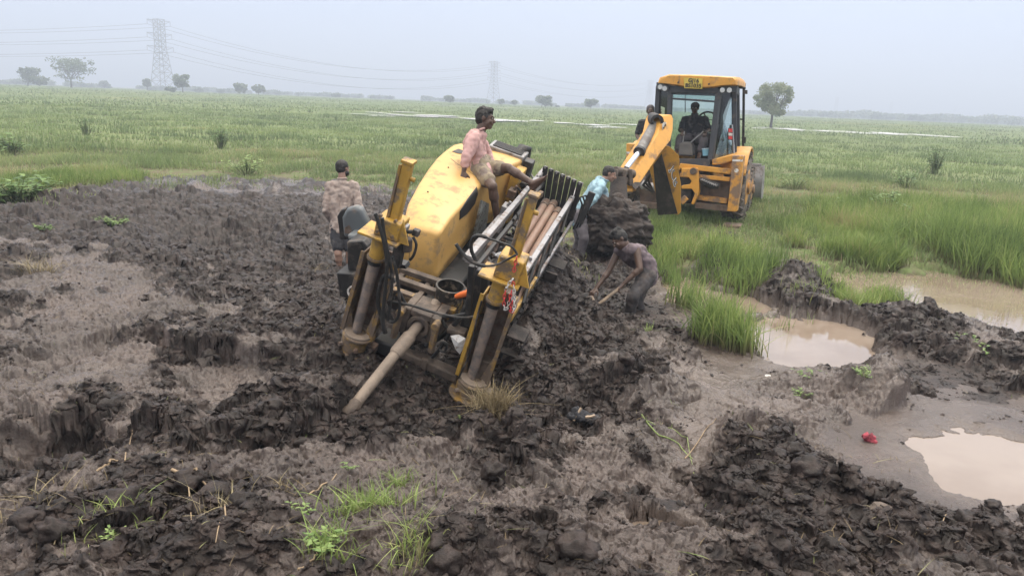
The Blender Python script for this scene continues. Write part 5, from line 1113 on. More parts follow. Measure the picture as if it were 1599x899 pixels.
text_mesh('BS1035', .105, JW(LJ(1082.5, 134.2, 'y', .052)), xdj, zdj, 'plate_lettering', J_txt, pl_, off=.002)
# cab frame
RL = (LJ(1047, 140, 'y', .25), LJ(1043, 246, 'y', .2)); RRp = (LJ(1123, 140, 'y', .25), LJ(1110, 250, 'y', .2))
SLp = (LJ(1028, 134, 'y', .62), LJ(1022, 235, 'y', .62)); SRp = (LJ(1147, 138, 'y', .62), LJ(1147, 238, 'y', .62))
FL = ((-.66, 1.75, RL[0][2]), (-.70, 1.8, 1.35)); FR = ((LJ(1152, 138, 'y', 1.1)[0], 1.1, RL[0][2]), (LJ(1154, 232, 'y', 1.1)[0], 1.1, 1.3))
FR2 = ((.72, 1.78, RL[0][2]), (.74, 1.82, 1.35))
for nm, q, w_ in (('rear_pillar', RL, .07), ('rear_pillar', RRp, .105), ('side_pillar', SLp, .07), ('side_pillar', SRp, .06), ('front_pillar', FL, .08), ('door_pillar', FR, .10), ('front_pillar', FR2, .08)): jbar(nm, q[0], q[1], w_, .09)
zt_ = RL[0][2]
for a, b in ((SLp[0], RL[0]), (RL[0], RRp[0]), (RRp[0], SRp[0]), (SRp[0], FR[0]), (FR[0], FR2[0]), (FL[0], SLp[0]), (FL[0], FR2[0])): jbar('roof_beam', a, b, .09, .14)
jbar('window_bar', LJ(1048, 154, 'y', .22), LJ(1119, 159, 'y', .22), .03, .04)
for a, b in ((RL[1], RRp[1]),): jbar('rear_sill', np.array(a) + (-.1, 0, -.10), np.array(b) + (0, 0, -.06), .10, .16)
JB().box(-.78, .80, .3, 1.85, 1.05, 1.14).build('cab_floor', J_dk, bh, bevel=.01)
def pane(pts, nm='window'): return JB().prism(pts, (0, .006, 0)).build(nm, J_gl, bh, smooth=0)
pane([RL[0] + (.03, 0, -.07), RRp[0] + (-.05, 0, -.07), LJ(1119, 157, 'y', .24), LJ(1049, 152, 'y', .24)], 'upper_rear_window')
JB().prism([RRp[0] + (.05, .02, -.05), SRp[0] + (-.02, 0, -.05), SRp[1] + (-.02, 0, .0), RRp[1] + (.06, .02, .0)], (.004, .004, 0)).build('corner_window', J_gl, bh, smooth=0)
JB().prism([RL[0] + (-.04, .02, -.05), SLp[0] + (.02, 0, -.05), SLp[1] + (.02, 0, .0), RL[1] + (-.05, .02, .0)], (-.004, .004, 0)).build('corner_window', J_gl, bh, smooth=0)
JB().prism([np.array(SLp[0]) + (0, .05, -.05), np.array(FL[0]) + (0, -.04, -.05), np.array(FL[1]) + (0, -.04, 0), np.array(SLp[1]) + (0, .05, 0)], (.005, 0, 0)).build('side_window', J_gl, bh, smooth=0)
JB().prism([(-.62, 1.78, zt_ - .06), (.68, 1.78, zt_ - .06), (.70, 1.80, 1.45), (-.66, 1.80, 1.45)], (0, .006, 0)).build('front_window', J_gl, bh, smooth=0)
# exhaust/mirror bar on the right of the cab
jbar('mirror_bar', LJ(1161.5, 137, 'y', 1.3), LJ(1160.5, 230, 'y', 1.3), .05, .05, J_bk); jbar('mirror_arm', LJ(1153, 137, 'y', 1.2), LJ(1164, 138, 'y', 1.3), .04, .04, J_bk); jbar('mirror_arm', LJ(1154, 186, 'y', 1.2), LJ(1162, 187, 'y', 1.3), .03, .03, J_bk)
JB().prism([LJ(1160, 140, 'y', 1.28), LJ(1167, 141, 'y', 1.28), LJ(1167, 147, 'y', 1.28), LJ(1160, 147, 'y', 1.28)], (0, .04, 0)).build('side_mirror', J_bk, bh, bevel=.005)
JB().prism([LJ(1158, 214, 'y', 1.28), LJ(1165, 214, 'y', 1.28), LJ(1164, 224, 'y', 1.28), LJ(1159, 224, 'y', 1.28)], (0, .04, 0)).build('mirror_foot', J_bk, bh, bevel=.005)
jbar('door_rail', LJ(1143, 195, 'y', .56), LJ(1146, 240, 'y', .5), .03, .04, mat('silver_rail', (.4, .41, .43), rough=.4, metal=.5))
# lamps
J_lamp = mat('lamp_glass', (.55, .56, .56), rough=.15, var=.05, metal=.4)
for a, b in ((1031, 136), (1038, 138.5), (1128, 141), (1139, 141)):
    c = LJ(a, b, 'y', .10); o = JB().cyl(c, c + (0, .07, 0), .055, .045, n=16).build('work_lamp', J_bk, bh, bevel=.004); e = JB(); e.cyl(c - (0, .012, 0), c, .048, n=16); e.build('lamp_lens', J_lamp, o)
tl_ = JB().prism(on_y([(1137, 200), (1144, 201), (1144, 219), (1136, 218)], .42), (0, .04, 0)).build('tail_lamp', J_bk, bh, bevel=.004)
for (y0, y1), m_ in (((201, 206.5), M_red), ((207.5, 212), M_wht), ((212.5, 217.5), M_red)): JB().prism(on_y([(1137.5, y0), (1143.5, y0 + .5), (1143.5, y1 + .5), (1137.5, y1)], .405), (0, .02, 0)).build('tail_lens', m_, tl_, bevel=.003)
# interior: seat, steering wheel, lever console, levers, dashboard
JB().box(-.20, .32, 1.05, 1.20, 1.5, 2.0).build('seat_back', J_bk, bh, bevel=.04, seg=3); JB().box(-.20, .32, .72, 1.12, 1.42, 1.54).build('seat_cushion', J_bk, bh, bevel=.03)
JB().box(.05, .68, 1.35, 1.70, 1.14, 1.78).build('dashboard', J_bk, bh, bevel=.03)
cw = LJ(1104, 187, 'y', 1.30); rg = [cw + np.array((math.cos(t) * .19, math.sin(t) * .10, math.sin(t) * .16)) for t in np.linspace(0, 2 * math.pi, 25)]
sw = JB().tube(rg, .018, 8, cap=False).build('steering_wheel', J_bk, bh, smooth=80); sk = JB()
for t in (0, 2.1, 4.2): sk.bar(cw, cw + np.array((math.cos(t) * .19, math.sin(t) * .10, math.sin(t) * .16)), .025, .015)
sk.build('spokes', J_bk, sw); jbar('steering_column', cw, cw + (0, .15, -.5), .05, .05, J_bk)
co_ = on_y([(1059, 243), (1059, 230), (1061, 224), (1066, 222), (1076, 222.5), (1081, 227), (1082, 244)], .35); JB().prism(co_, (0, .35, 0)).build('lever_console', mat('grey_console', (.13, .125, .12), rough=.7, dirt=.3), bh, bevel=.03, seg=3)
for a, b in (((1066, 224), (1069, 203)), ((1077, 224), (1100, 204))): c0 = LJ(*a, 'y', .5); c1 = LJ(*b, 'y', .48); o = JB().cyl(c0, c1, .014, n=8).build('control_lever', J_st, bh); JB().ico(c1, .028, 2).build('lever_knob', J_bk, o, smooth=80)
JB().tube([LJ(1070, 139, 'y', .6), LJ(1070, 176, 'y', .6)], .008, 6).build('hanging_cord', J_bk, bh); 
ub = thing('small_tub', JW(LJ(1103, 243, 'y', .36)), 'light blue plastic tub standing on the cab floor beside the driver', 'tub')
JB().cyl(LJ(1102.5, 243, 'y', .40), LJ(1102.5, 232, 'y', .40), .068, .08, n=20).build('tub_body', mat('light_blue_plastic', (.25, .52, .66), rough=.5, var=.05), ub, smooth=50); JB().ring(LJ(1102.5, 233.2, 'y', .40), LJ(1102.5, 231.6, 'y', .40), .087, .07, 20).build('tub_rim', mat('pale_plastic', (.45, .6, .68), rough=.5), ub)
# rear frame, fenders
jbar('frame_bar', LJ(1062, 259, 'y', .05), LJ(1142, 268, 'y', .05), .10, .10, J_y); jbar('frame_bar', LJ(1062, 273, 'y', .05), LJ(1140, 280, 'y', .05), .10, .08, J_yd)
jbar('frame_bar', LJ(1000, 262, 'y', .05), LJ(1062, 262, 'y', .05), .10, .08, J_y); jbar('frame_bar', LJ(990, 318, 'y', .05), LJ(1030, 322, 'y', .05), .14, .12, J_br)
JB().prism([tuple(q) for q in on_y([(1092, 278), (1141, 282), (1136, 318), (1090, 316)], .16)], (0, .06, 0)).build('rear_panel', J_br, bh, bevel=.01)
jbar('lower_bar', LJ(1090, 308, 'y', .1), LJ(1136, 314, 'y', .1), .12, .10, J_yd); jbar('lower_bar', LJ(1086, 320, 'y', .1), LJ(1138, 325, 'y', .1), .16, .12, J_br)
JB().prism(on_y([(996, 262), (1040, 262), (1040, 322), (1000, 318)], .2), (0, .1, 0)).build('rear_panel', J_br, bh)
JB().prism(on_y([(1112, 249), (1144, 241), (1144, 252), (1126, 257), (1112, 258)], .05), (0, .5, 0)).build('fender_lip', J_y, bh, bevel=.02)
fen = []; 
for k in range(9): t = k / 8 * math.pi * .62 + .35; fen.append((1.1 + -math.cos(t) * .80, .80 + math.sin(t) * .76))
JB().prism([(.72, y, z) for y, z in fen] + [(.72, y * .97 + .03, z - .05) for y, z in fen[::-1]], (.52, 0, 0)).build('rear_fender', J_y, bh, bevel=.01)
JB().prism([(-1.2, y, z) for y, z in fen] + [(-1.2, y * .97 + .03, z - .05) for y, z in fen[::-1]], (.48, 0, 0)).build('rear_fender', J_y, bh, bevel=.01)
JB().prism(on_y([(1064, 263), (1089, 263), (1091, 278), (1092, 301), (1083, 320), (1079, 318), (1085, 302), (1080, 295), (1064, 295), (1064, 290), (1077, 288), (1080, 283), (1075, 277), (1064, 276)], -.12), (0, .16, 0)).build('king_post', J_y, bh, bevel=.012)
JB().prism(on_y([(1060, 268), (1080, 270), (1080, 318), (1062, 318)], .02), (0, .14, 0)).build('swing_block', J_bk, bh, bevel=.02)
c = LJ(1082, 267.5, 'y', -.16); JB().cyl(c, c + (0, .12, 0), .065, n=16).build('pivot_pin', M_mudst, bh, bevel=.008)
jbar('king_post_foot', LJ(1064, 316, 'y', -.1), LJ(1072, 308, 'y', -.1), .10, .12, J_yd)
JB().tube([LJ(1093, 280, 'y', -.02), LJ(1101, 285, 'y', -.05), LJ(1112, 289, 'y', -.05), LJ(1122, 291, 'y', -.02)], [.05, .075, .08, .06], 12).build('hose_bundle', J_bk, bh, smooth=60)
sp_ = [LJ(1094 + k * .9, 280 + k * .36 + 1.5 * math.sin(k * 1.7), 'y', -.13) for k in range(30)]; JB().tube(sp_, .012, 6).build('hose_spiral', J_st, bh, smooth=60)
# stabilisers
def stab(pts, y0, y1, m1, stripe, dot=None):
    o = JB().prism(on_y(pts, y0), (0, y1 - y0, 0)).build('stabiliser', m1, bh, bevel=.015)
    JB().prism(on_y(stripe, y0 - .006), (0, .004, 0)).build('white_stripe', M_wht, o)
    if dot is not None: c = LJ(*dot, 'y', y0 - .006); JB().cyl(c, c + (0, .004, 0), .04, n=16).build('white_disc', M_wht, o)
stab([(1143.5, 243), (1161, 243.5), (1159, 268), (1155, 300), (1150, 331), (1135, 330), (1139, 300)], -.10, .22, J_yd, [(1143.8, 249), (1160, 249.5), (1159.7, 252.5), (1143.6, 252)], (1150, 266.5))
stab([(978, 224), (996, 225), (994, 262), (988, 300), (976, 300)], -.1, .2, J_y, [(978, 237), (995.2, 238), (995, 241), (978, 240)])
JB().box(.95, 1.3, -.15, .25, -.02, .08).build('stabiliser_foot', J_br, bh, bevel=.02); JB().box(-1.3, -.95, -.15, .25, -.02, .08).build('stabiliser_foot', J_br, bh, bevel=.02)
# wheels
def wheel(cx, cy, r, w_):
    o = JB().tube([(cx - w_/2, cy, r), (cx - w_/2 + .04, cy, r), (cx + w_/2 - .04, cy, r), (cx + w_/2, cy, r)], [r * .86, r * .95, r * .95, r * .86], 36).build('wheel', J_ty, bh, smooth=40)
    lg = JB(); n = 22
    for k in range(n):
        for sg in (-1, 1):
            a = 2 * math.pi * (k + .5 * (sg > 0)) / n; b = a + .20; rr_2 = r * .97
            lg.bar((cx, cy + math.cos(a) * rr_2, r + math.sin(a) * rr_2), (cx + sg * w_ / 2, cy + math.cos(b) * rr_2, r + math.sin(b) * rr_2), .07, .075, up=(0, math.cos(a), math.sin(a)))
    lg.build('tyre_lugs', J_ty, o); sd_ = 1 if cx > 0 else -1
    JB().cyl((cx + sd_ * (w_/2 - .05), cy, r), (cx + sd_ * (w_/2 + .01), cy, r), r * .55, r * .5, n=24).cyl((cx + sd_ * w_/2, cy, r), (cx + sd_ * (w_/2 + .06), cy, r), r * .2, n=16).build('rim', J_yd, o, bevel=.01)
wheel(1.02, 1.15, .72, .42); wheel(-1.02, 1.15, .72, .42); wheel(.98, 3.2, .50, .34); wheel(-.98, 3.2, .50, .34)
JB().cyl((-1, 1.15, .72), (1, 1.15, .72), .14, n=16).build('rear_axle', J_bk, bh); JB().cyl((-1, 3.2, .5), (1, 3.2, .5), .12, n=16).build('front_axle', J_bk, bh)
JB().box(-.42, .42, 1.85, 3.75, .62, 1.42).build('engine_cover', J_y, bh, bevel=.06, seg=3); JB().box(-.40, .40, .2, 3.8, .45, .66).build('chassis', J_bk, bh, bevel=.02)
for sx in (-.62, .62): JB().bar((sx, 1.9, 1.2), (sx, 3.9, .75), .10, .22).bar((sx, 3.9, .75), (sx, 4.4, .4), .10, .18).build('loader_arm', J_y, bh, bevel=.015)
bkp = [(4.35, .98), (4.25, .7), (4.28, .4), (4.42, .18), (5.1, .10), (5.1, .13), (4.46, .22), (4.33, .42), (4.30, .7), (4.40, .97)]
JB().prism([(-1.28, y, z) for y, z in bkp], (2.56, 0, 0)).build('front_bucket', J_st, bh, bevel=.004)
for sx in (-1.29, 1.27): JB().prism([(sx, 4.35, 1.0), (sx, 4.22, .7), (sx, 4.26, .4), (sx, 4.42, .16), (sx, 5.1, .1), (sx, 4.8, .7)], (.025, 0, 0)).build('bucket_side', J_st, bh)
JB().bar((-1.22, 4.36, 1.0), (1.22, 4.36, 1.0), .06, .05).build('bucket_lip', J_st, bh)
# footplate on the left, where the second man stands
JB().box(-1.15, -.72, .4, .95, .93, .97).build('foot_plate', J_dk, bh, bevel=.005)
# boom, dipper, cylinder, linkage
latv = np.array((-.80, .60, 0)); 
bmq = [P(a, b, d) for a, b, d in [(1037, 226, 13.4), (1047, 229, 13.4), (1060, 242, 13.5), (1062, 251, 13.55), (1060.5, 270, 13.7), (1064, 287, 13.85), (1064, 331, 14.2), (1059, 336, 14.2), (1049, 298, 13.9), (1035, 240, 13.45)]]
boom = MB().prism(bmq, latv * .36).build('boom', J_y, bh, bevel=.015)
MB().prism([P(a, b, d) for a, b, d in [(1033, 240, 13.36), (1048, 298, 13.80), (1058, 334, 14.1), (1027, 336, 14.28), (1020, 258, 13.75)]], (.01, .03, 0)).build('boom_shade_plate', mat('shaded_muddy_plate', (.045, .035, .03), rough=.7, var=.3, dirt=.35, dirtcol=(.09, .07, .06)), boom)  # added dark plate; shade and mud of the boom's front face in its colour
nrm_b = unit(-latv)
a0, a1 = P(1044, 243, 13.45), P(1059, 306, 13.95); tv = unit(a1 - a0)
text_mesh('JCB', .26, (a0 + a1) / 2 + nrm_b * .012, tv, np.cross(nrm_b, tv), 'boom_lettering', M_wht, boom, ext=.003, off=.008)
text_mesh('JCB', .26, (a0 + a1) / 2 + nrm_b * .018, tv, np.cross(nrm_b, tv), 'boom_lettering', J_txt, boom, ext=.003, off=-.004)
dq = [(1035, 181, 13.3), (1049, 179, 13.3), (1051.5, 186, 13.32), (1051, 203, 13.3), (1047, 220, 13.25), (1031, 240, 13.0), (998, 289, 12.4), (991, 296, 12.3), (986, 290, 12.3), (985, 276, 12.4), (1027, 208, 13.1), (1032, 186, 13.28)]
dp = MB().prism([P(*q) for q in dq], latv * .30).build('dipper_arm', J_y, bh, bevel=.015)
MB().prism([P(*q) + nrm_b * .004 for q in [(1004, 270, 12.66), (1008, 276, 12.6), (998, 289, 12.4), (991, 296, 12.3), (986, 290, 12.3), (985, 278, 12.38), (992, 268, 12.55)]], nrm_b * .008).build('mud_smear', J_mud, dp)
ec = P(1036.5, 198, 13.2) + nrm_b * .008
MB().cyl(ec, ec + nrm_b * .006, .085, n=24).build('emblem_disc', M_wht, dp); text_mesh('JCB', .07, ec + nrm_b * .012, unit(P(1041, 190, 13.25) - P(1032, 206, 13.15)), np.cross(nrm_b, unit(P(1041, 190, 13.25) - P(1032, 206, 13.15))), 'emblem_lettering', J_txt, dp)
cb0, cb1, cb2 = P(1021, 196, 13.35), P(999, 236, 12.75), P(978, 263, 12.3)
MB().cyl(cb0, cb1, .085, n=20).build('cylinder_barrel', mat('grey_painted_cylinder', (.16, .155, .15), rough=.5, dirt=.4, dirtcol=(.12, .10, .09)), bh, smooth=50)
dcy = unit(cb1 - cb0); MB().cyl(cb1 - dcy * .02, cb1 + dcy * .05, .10, n=20).build('cylinder_gland', J_bk, bh, bevel=.006); MB().cyl(cb1, cb2, .046, n=16).build('cylinder_rod', J_cr, bh, smooth=50)
MB().ring(P(1026, 190, 13.2), P(1019, 186, 13.55), .12, .07, 20).build('cylinder_saddle', J_bk, bh)
for a, b, r_ in (((960, 267, 12.0), (988, 272, 12.35), .075), ((957, 279, 12.0), (985, 283, 12.3), .06)): MB().cyl(P(*a), P(*b), r_, n=16).build('linkage_pin', M_mudst, bh, bevel=.01)
for a, b in (((962, 265, 11.98), (959, 284, 11.98)), ((983, 264, 12.2), (984, 290, 12.25)), ((975, 265, 12.1), (973, 284, 12.1))): MB().bar(P(*a), P(*b), .07, .16, up=c_f).build('link_plate', M_mudst, bh, bevel=.02)
MB().tube([P(966, 280, 12.0), P(966, 300, 11.95), P(962, 325, 11.9)], [.13, .14, .2], 12).build('bucket_stem', J_mud, bh, smooth=60)
for dx in (0, .05, -.05): MB().tube([P(1036, 232, 13.7) + dx, P(1028, 248, 13.9) + dx, P(1018, 268, 14.2), P(1008, 285, 14.5) + dx, P(1020, 300, 14.7)], .025, 8).build('boom_hose', J_bk, bh, smooth=60)
JB().tube([LJ(998, 278, 'y', -.1), LJ(1005, 290, 'y', -.15), LJ(1020, 292, 'y', -.12), LJ(1028, 284, 'y', -.1)], [.06, .09, .09, .06], 12).build('hose_bundle', J_st, bh, smooth=60)
# bucket caked with mud
bc = P(959, 352, 11.75); bm = bmesh.new(); bmesh.ops.create_icosphere(bm, subdivisions=6, radius=1)
bax = np.array([c_x, unit(c_f * .95 - c_y * .2), unit(c_y * .95 + c_f * .2)])
for v in bm.verts:
    q = np.array(v.co); p_ = 3.2; k_ = (abs(q[0]) ** p_ + abs(q[1]) ** p_ + abs(q[2]) ** p_) ** (-1 / p_); q = q * k_
    wx = .50 * (1 - .10 * q[2]) ; r_ = q * np.array((wx, .42, .43)); r_[2] += -.04 * q[0]
    if q[2] > 0: r_[2] *= .80 + .25 * max(0, .35 - abs(q[0] - .1)) * 2
    w3 = Vector(tuple(q * 2.2)); n_ = mnoise.fractal(w3, .9, 2.1, 6) * .10 + max(0, mnoise.noise(Vector(tuple(q * 3.1)))) * .10 * (q[2] > -.2) + abs(mnoise.noise(Vector(tuple(q * 5.5)))) * .05 + mnoise.noise(Vector(tuple(q * 13))) * .020
    v.co = tuple((r_ * (1 + n_ / .45)) @ bax)
me = bpy.data.meshes.new('mud_caked_bucket'); bm.to_mesh(me); bm.free(); bsv = np.array(BASE[bh.name])
for v in me.vertices: v.co = Vector(tuple(np.array(v.co) + bc - bsv))
me.polygons.foreach_set('use_smooth', [True] * len(me.polygons)); me.materials.append(J_mud); link_mesh('mud_caked_bucket', me, bh)

# driver, facing the rear of the machine
fj = -JM[:, 1]; lj = JM[:, 0] * -1
def jp(px, py, y): return JW(LJ(px, py, 'y', y))
person('driver in a black shirt and cap sitting behind the levers inside the backhoe cab', dict(
    head=jp(1085, 169, .88), neck=jp(1085, 180, .92), shR=jp(1069, 187, .92), shL=jp(1101, 187, .92), chest=jp(1085, 194, .92), mid=jp(1085, 206, .92), elR=jp(1063, 203, .82), wrR=jp(1067, 205, .58), elL=jp(1108, 203, .82), wrL=jp(1102, 206, .58),
    hipR=jp(1079, 216, .92), hipL=jp(1091, 216, .92), knR=jp(1062, 215, .55), knL=jp(1099, 217, .55), ankR=jp(1056, 236, .50), ankL=jp(1093, 239, .50), toeR=jp(1054, 240, .30), toeL=jp(1092, 243, .30)),
    dict(skin=M_skin, hair=M_navy, shirt=M_navy, trousers=M_grey), face=fj, up=(0, 0, 1), hair='cap', shirt=dict(sleeve=1.2, lo=.1), trousers=dict(len=1.75, name='trousers'), s=1.02,
    hands=dict(R=dict(dir=fj - np.array((0, 0, .4)), curl=1.0), L=dict(dir=fj - np.array((0, 0, .4)), curl=1.0)), basept=jp(1085, 222, .9))
pj = lambda x, y, z: JW((x, y, z))
hx = LJ(1016, 173, 'y', .75)
person('man in dark clothes half hidden behind the dipper arm left of the cab', dict(
    head=pj(hx[0], .72, hx[2]), neck=pj(hx[0] + .02, .76, hx[2] - .16), shR=pj(hx[0] - .18, .74, hx[2] - .26), shL=pj(hx[0] + .19, .74, hx[2] - .24), chest=pj(hx[0], .76, hx[2] - .34), mid=pj(hx[0] + .02, .77, hx[2] - .52), elR=pj(hx[0] - .24, .70, hx[2] - .52), wrR=pj(hx[0] - .10, .50, hx[2] - .66), elL=pj(hx[0] + .24, .68, hx[2] - .5), wrL=pj(hx[0] + .2, .45, hx[2] - .45),
    hipR=pj(hx[0] - .06, .76, hx[2] - .74), hipL=pj(hx[0] + .12, .76, hx[2] - .74), knR=pj(hx[0] - .08, .70, 1.24), knL=pj(hx[0] + .14, .70, 1.24), ankR=pj(hx[0] - .08, .76, 1.04), ankL=pj(hx[0] + .14, .76, 1.04), toeR=pj(hx[0] - .08, .55, 1.0), toeL=pj(hx[0] + .14, .55, 1.0)),
    dict(skin=M_skin3, hair=M_grey, shirt=M_navy, trousers=M_grey), face=fj + JM[:, 0] * .3, up=(0, 0, 1), hair='short', shirt=dict(sleeve=.8, lo=.1), trousers=dict(len=1.6, name='trousers'))
# ================================================================== CLODS, PLANTS, TOOLS, LITTER
rs2 = np.random.RandomState(21)
def gzv(x, y): return ground(np.asarray(x, float), np.asarray(y, float))
def clods(name, n, r0, r1, smin, smax, label, pw, sub, thr=.0):
    x, y, r = scatter(n, -39, 39, r0, r1, 1.0); z, mu, cb, wt, _ = gzv(x, y)
    pz = fbm(x * 1.3, y * 1.3, 401, 3); keep = (mu > .6) & (cb * (1 - wt) + pz * .4 > thr + .5 * rs2.rand(len(x))); x, y, z = x[keep], y[keep], z[keep]; n = len(x)
    s_ = smin * (smax / smin) ** (rs2.rand(n) ** pw)
    bm = bmesh.new(); bmesh.ops.create_icosphere(bm, subdivisions=sub, radius=1); bv = np.array([v.co[:] for v in bm.verts]); bf = np.array([[v.index for v in f.verts] for f in bm.faces]); bm.free()
    protos = []
    for k in range(14):
        q = bv * (1 + .0); nn = np.array([mnoise.noise(Vector(v * 1.6) + Vector((k * 7.1, 0, 0))) * .55 + mnoise.noise(Vector(v * 4) + Vector((0, k * 3.3, 0))) * .22 for v in bv]); protos.append(bv * (1 + nn)[:, None] * np.array([1, .8 + .3 * rs2.rand(), .55 + .35 * rs2.rand()]))
    protos = np.array(protos)[rs2.randint(0, 14, n)]; a = rs2.rand(n) * 6.283; ca, sa = np.cos(a), np.sin(a); t = rs2.normal(0, .35, n); ct, st = np.cos(t), np.sin(t)
    X0 = protos[:, :, 0]; Y0 = protos[:, :, 1] * ct[:, None] - protos[:, :, 2] * st[:, None]; Z0 = protos[:, :, 1] * st[:, None] + protos[:, :, 2] * ct[:, None]
    V = np.stack([(X0 * ca[:, None] - Y0 * sa[:, None]) * s_[:, None] + x[:, None], (X0 * sa[:, None] + Y0 * ca[:, None]) * s_[:, None] + y[:, None], Z0 * s_[:, None] + (z - s_ * .12)[:, None]], -1)
    Fc = bf[None] + (np.arange(n) * len(bv))[:, None, None]
    me = np_mesh(name, V.reshape(-1, 3), Fc.reshape(-1, 3), [gm], smooth=(sub > 2), attrs=dict(mud=np.ones(n * len(bv)), crumb=np.repeat(np.clip(.85 + .1 * rs2.normal(0, 1, n), 0, 1), len(bv)), wet=np.zeros(n * len(bv))))
    return tag(link_mesh(name, me), label, 'soil', kind='stuff')
clods('soil_clods', 2600, 2.3, 13, .018, .085, 'broken dark clods of wet earth lying all over the dug ground', 3.0, 3, .35)
clods('soil_crumbs', 34000, 2.3, 10, .004, .020, 'small dark crumbs of earth strewn over the mud', 1.6, 2)

# --- plants
PM = leafmat('weed_leaf', [(0, (.08, .14, .05)), (.5, (.17, .27, .085)), (1, (.29, .37, .14))], .5, .3)
SM = mat('green_stem', (.14, .17, .06), rough=.6, var=.1)
def weed(px, py, n, hgt, spread, leaf, label, seed, hue=.5, group=None, z=None, name='weed', up=.6, cat='plant'):
    r_ = np.random.RandomState(seed); p = G(px, py, 0.0); 
    for _ in range(4): p = G(px, py, gz(p[0], p[1]))
    z0 = p[2] - .01; t = thing(name, (p[0], p[1], z0), label, cat, group); St = MB(); L = []
    for k in range(n):
        a = r_.rand() * 6.283; sp_ = spread * r_.rand() ** .6; base = np.array((p[0] + .25 * sp_ * math.cos(a), p[1] + .25 * sp_ * math.sin(a), z0)); tip = np.array((p[0] + sp_ * math.cos(a), p[1] + sp_ * math.sin(a), z0 + hgt * (.45 + .65 * r_.rand()))); m_ = (base + tip) / 2 + (0, 0, hgt * .12)
        St.tube([base, m_, tip], [leaf * .06 + .0015, leaf * .05 + .001, .001], 5, cap=False)
        for q in range(7):
            u = .3 + .7 * (q + r_.rand()) / 7; c = (1-u)**2 * base + 2*u*(1-u) * m_ + u*u * tip; b = r_.rand() * 6.283; d = np.array((math.cos(b), math.sin(b), up * (r_.rand() - .15))); d /= np.linalg.norm(d); s_ = np.cross(d, (0, 0, 1)); s_ /= np.linalg.norm(s_) + 1e-9; ll = leaf * (.6 + .7 * r_.rand()); L.append((c, d, s_, ll))
    St.build('stems', SM, t, smooth=60); V = []; H = []
    for c, d, s_, ll in L:
        dr_ = np.array((0, 0, -.18 * ll)); V += [c, c + d * ll * .45 + s_ * ll * .24, c + d * ll * .5 + dr_ * .0 + (0, 0, .02 * ll), c + d * ll * .45 - s_ * ll * .24, c + d * ll * .5 + s_ * ll * .24, c + d * ll + dr_, c + d * ll * .5 - s_ * ll * .24, c + d * ll * .5]; H += [float(np.clip(hue + r_.normal(0, .18), 0, 1))] * 8
    n_ = len(L); o8 = np.arange(n_) * 8; Fq = np.concatenate([np.stack([o8, o8 + 1, o8 + 2, o8 + 3], 1), np.stack([o8 + 4, o8 + 5, o8 + 6, o8 + 7], 1)]); V = np.array(V) - np.array((p[0], p[1], z0))
    link_mesh('leaves', np_mesh('leaves', V, Fq, [PM], attrs=dict(hue=np.array(H), tip=np.ones(8 * n_))), t)
    return t
BG = 'leafy weeds in the field'
for k, a in enumerate([(14, 238, 26, .6, .6, .15, 'large leafy weed at the left edge of the field, upper one', .3), (28, 316, 38, .46, .8, .15, 'broad leafy clump against the left end of the dug ridge', .35), (136, 208, 16, .7, .45, .12, 'leafy weed near the left, in mid field', .25), (345, 229, 20, .75, .5, .12, 'bushy weed in mid field above the hollow', .4),
        (1458, 268, 22, .95, .5, .14, 'dark leafy shrub alone in the right field', .15), (1415, 290, 14, .5, .6, .12, 'low leafy weed below the dark shrub at right', .35), (1240, 292, 12, .4, .6, .1, 'low leafy weed right of the loader bucket', .4), (525, 185, 10, .6, .4, .12, 'small weed in mid field left of the sitting man', .3), (385, 268, 22, .4, .8, .1, 'yellow green weed patch behind the hollow', .75), (1385, 345, 20, .6, .6, .11, 'weed clump above the tall pond grass', .4), (1300, 345, 16, .4, .7, .10, 'low weed left of the clump above the pond grass', .5)]):
    weed(a[0], a[1] + 4, int(a[2] * 1.3), a[3] * (1.25 if k else 1), a[4], a[5] * 1.5, a[6], 600 + k, a[7], BG)
SG = 'small weeds on the mud'
for k, a in enumerate([(172, 352, 34, .14, .34, .07, 'wilted leafy weed lying on the dark ridge at left', .5), (66, 360, 12, .12, .2, .07, 'small weed at the left end of the dark ridge', .55), (1535, 548, 22, .14, .30, .055, 'bright small plant on top of the right bank', .6), (1268, 592, 16, .08, .16, .035, 'low weed on the bank below the middle puddle', .5), (1350, 586, 12, .07, .12, .03, 'tiny weed at the crest of the crumbling bank', .6), (1250, 618, 8, .07, .12, .03, 'sparse weed on the smooth mud left of the crumbling bank', .6),
        (505, 860, 16, .08, .13, .035, 'leafy sprig at the bottom edge left of the green grass', .6), (470, 800, 5, .06, .08, .03, 'single small sprig at the bottom left of centre', .6), (635, 662, 8, .05, .09, .03, 'green sprig pressed in the mud right of the drill rod end', .6), (545, 730, 4, .04, .06, .025, 'tiny sprig below the drill rod end', .5), (710, 655, 5, .05, .08, .025, 'small sprig left of the dry grass clump', .5), (185, 840, 6, .04, .08, .03, 'small sprig in the lower left mud', .6)]):
    weed(*a[:7], 700 + k, a[7], SG)
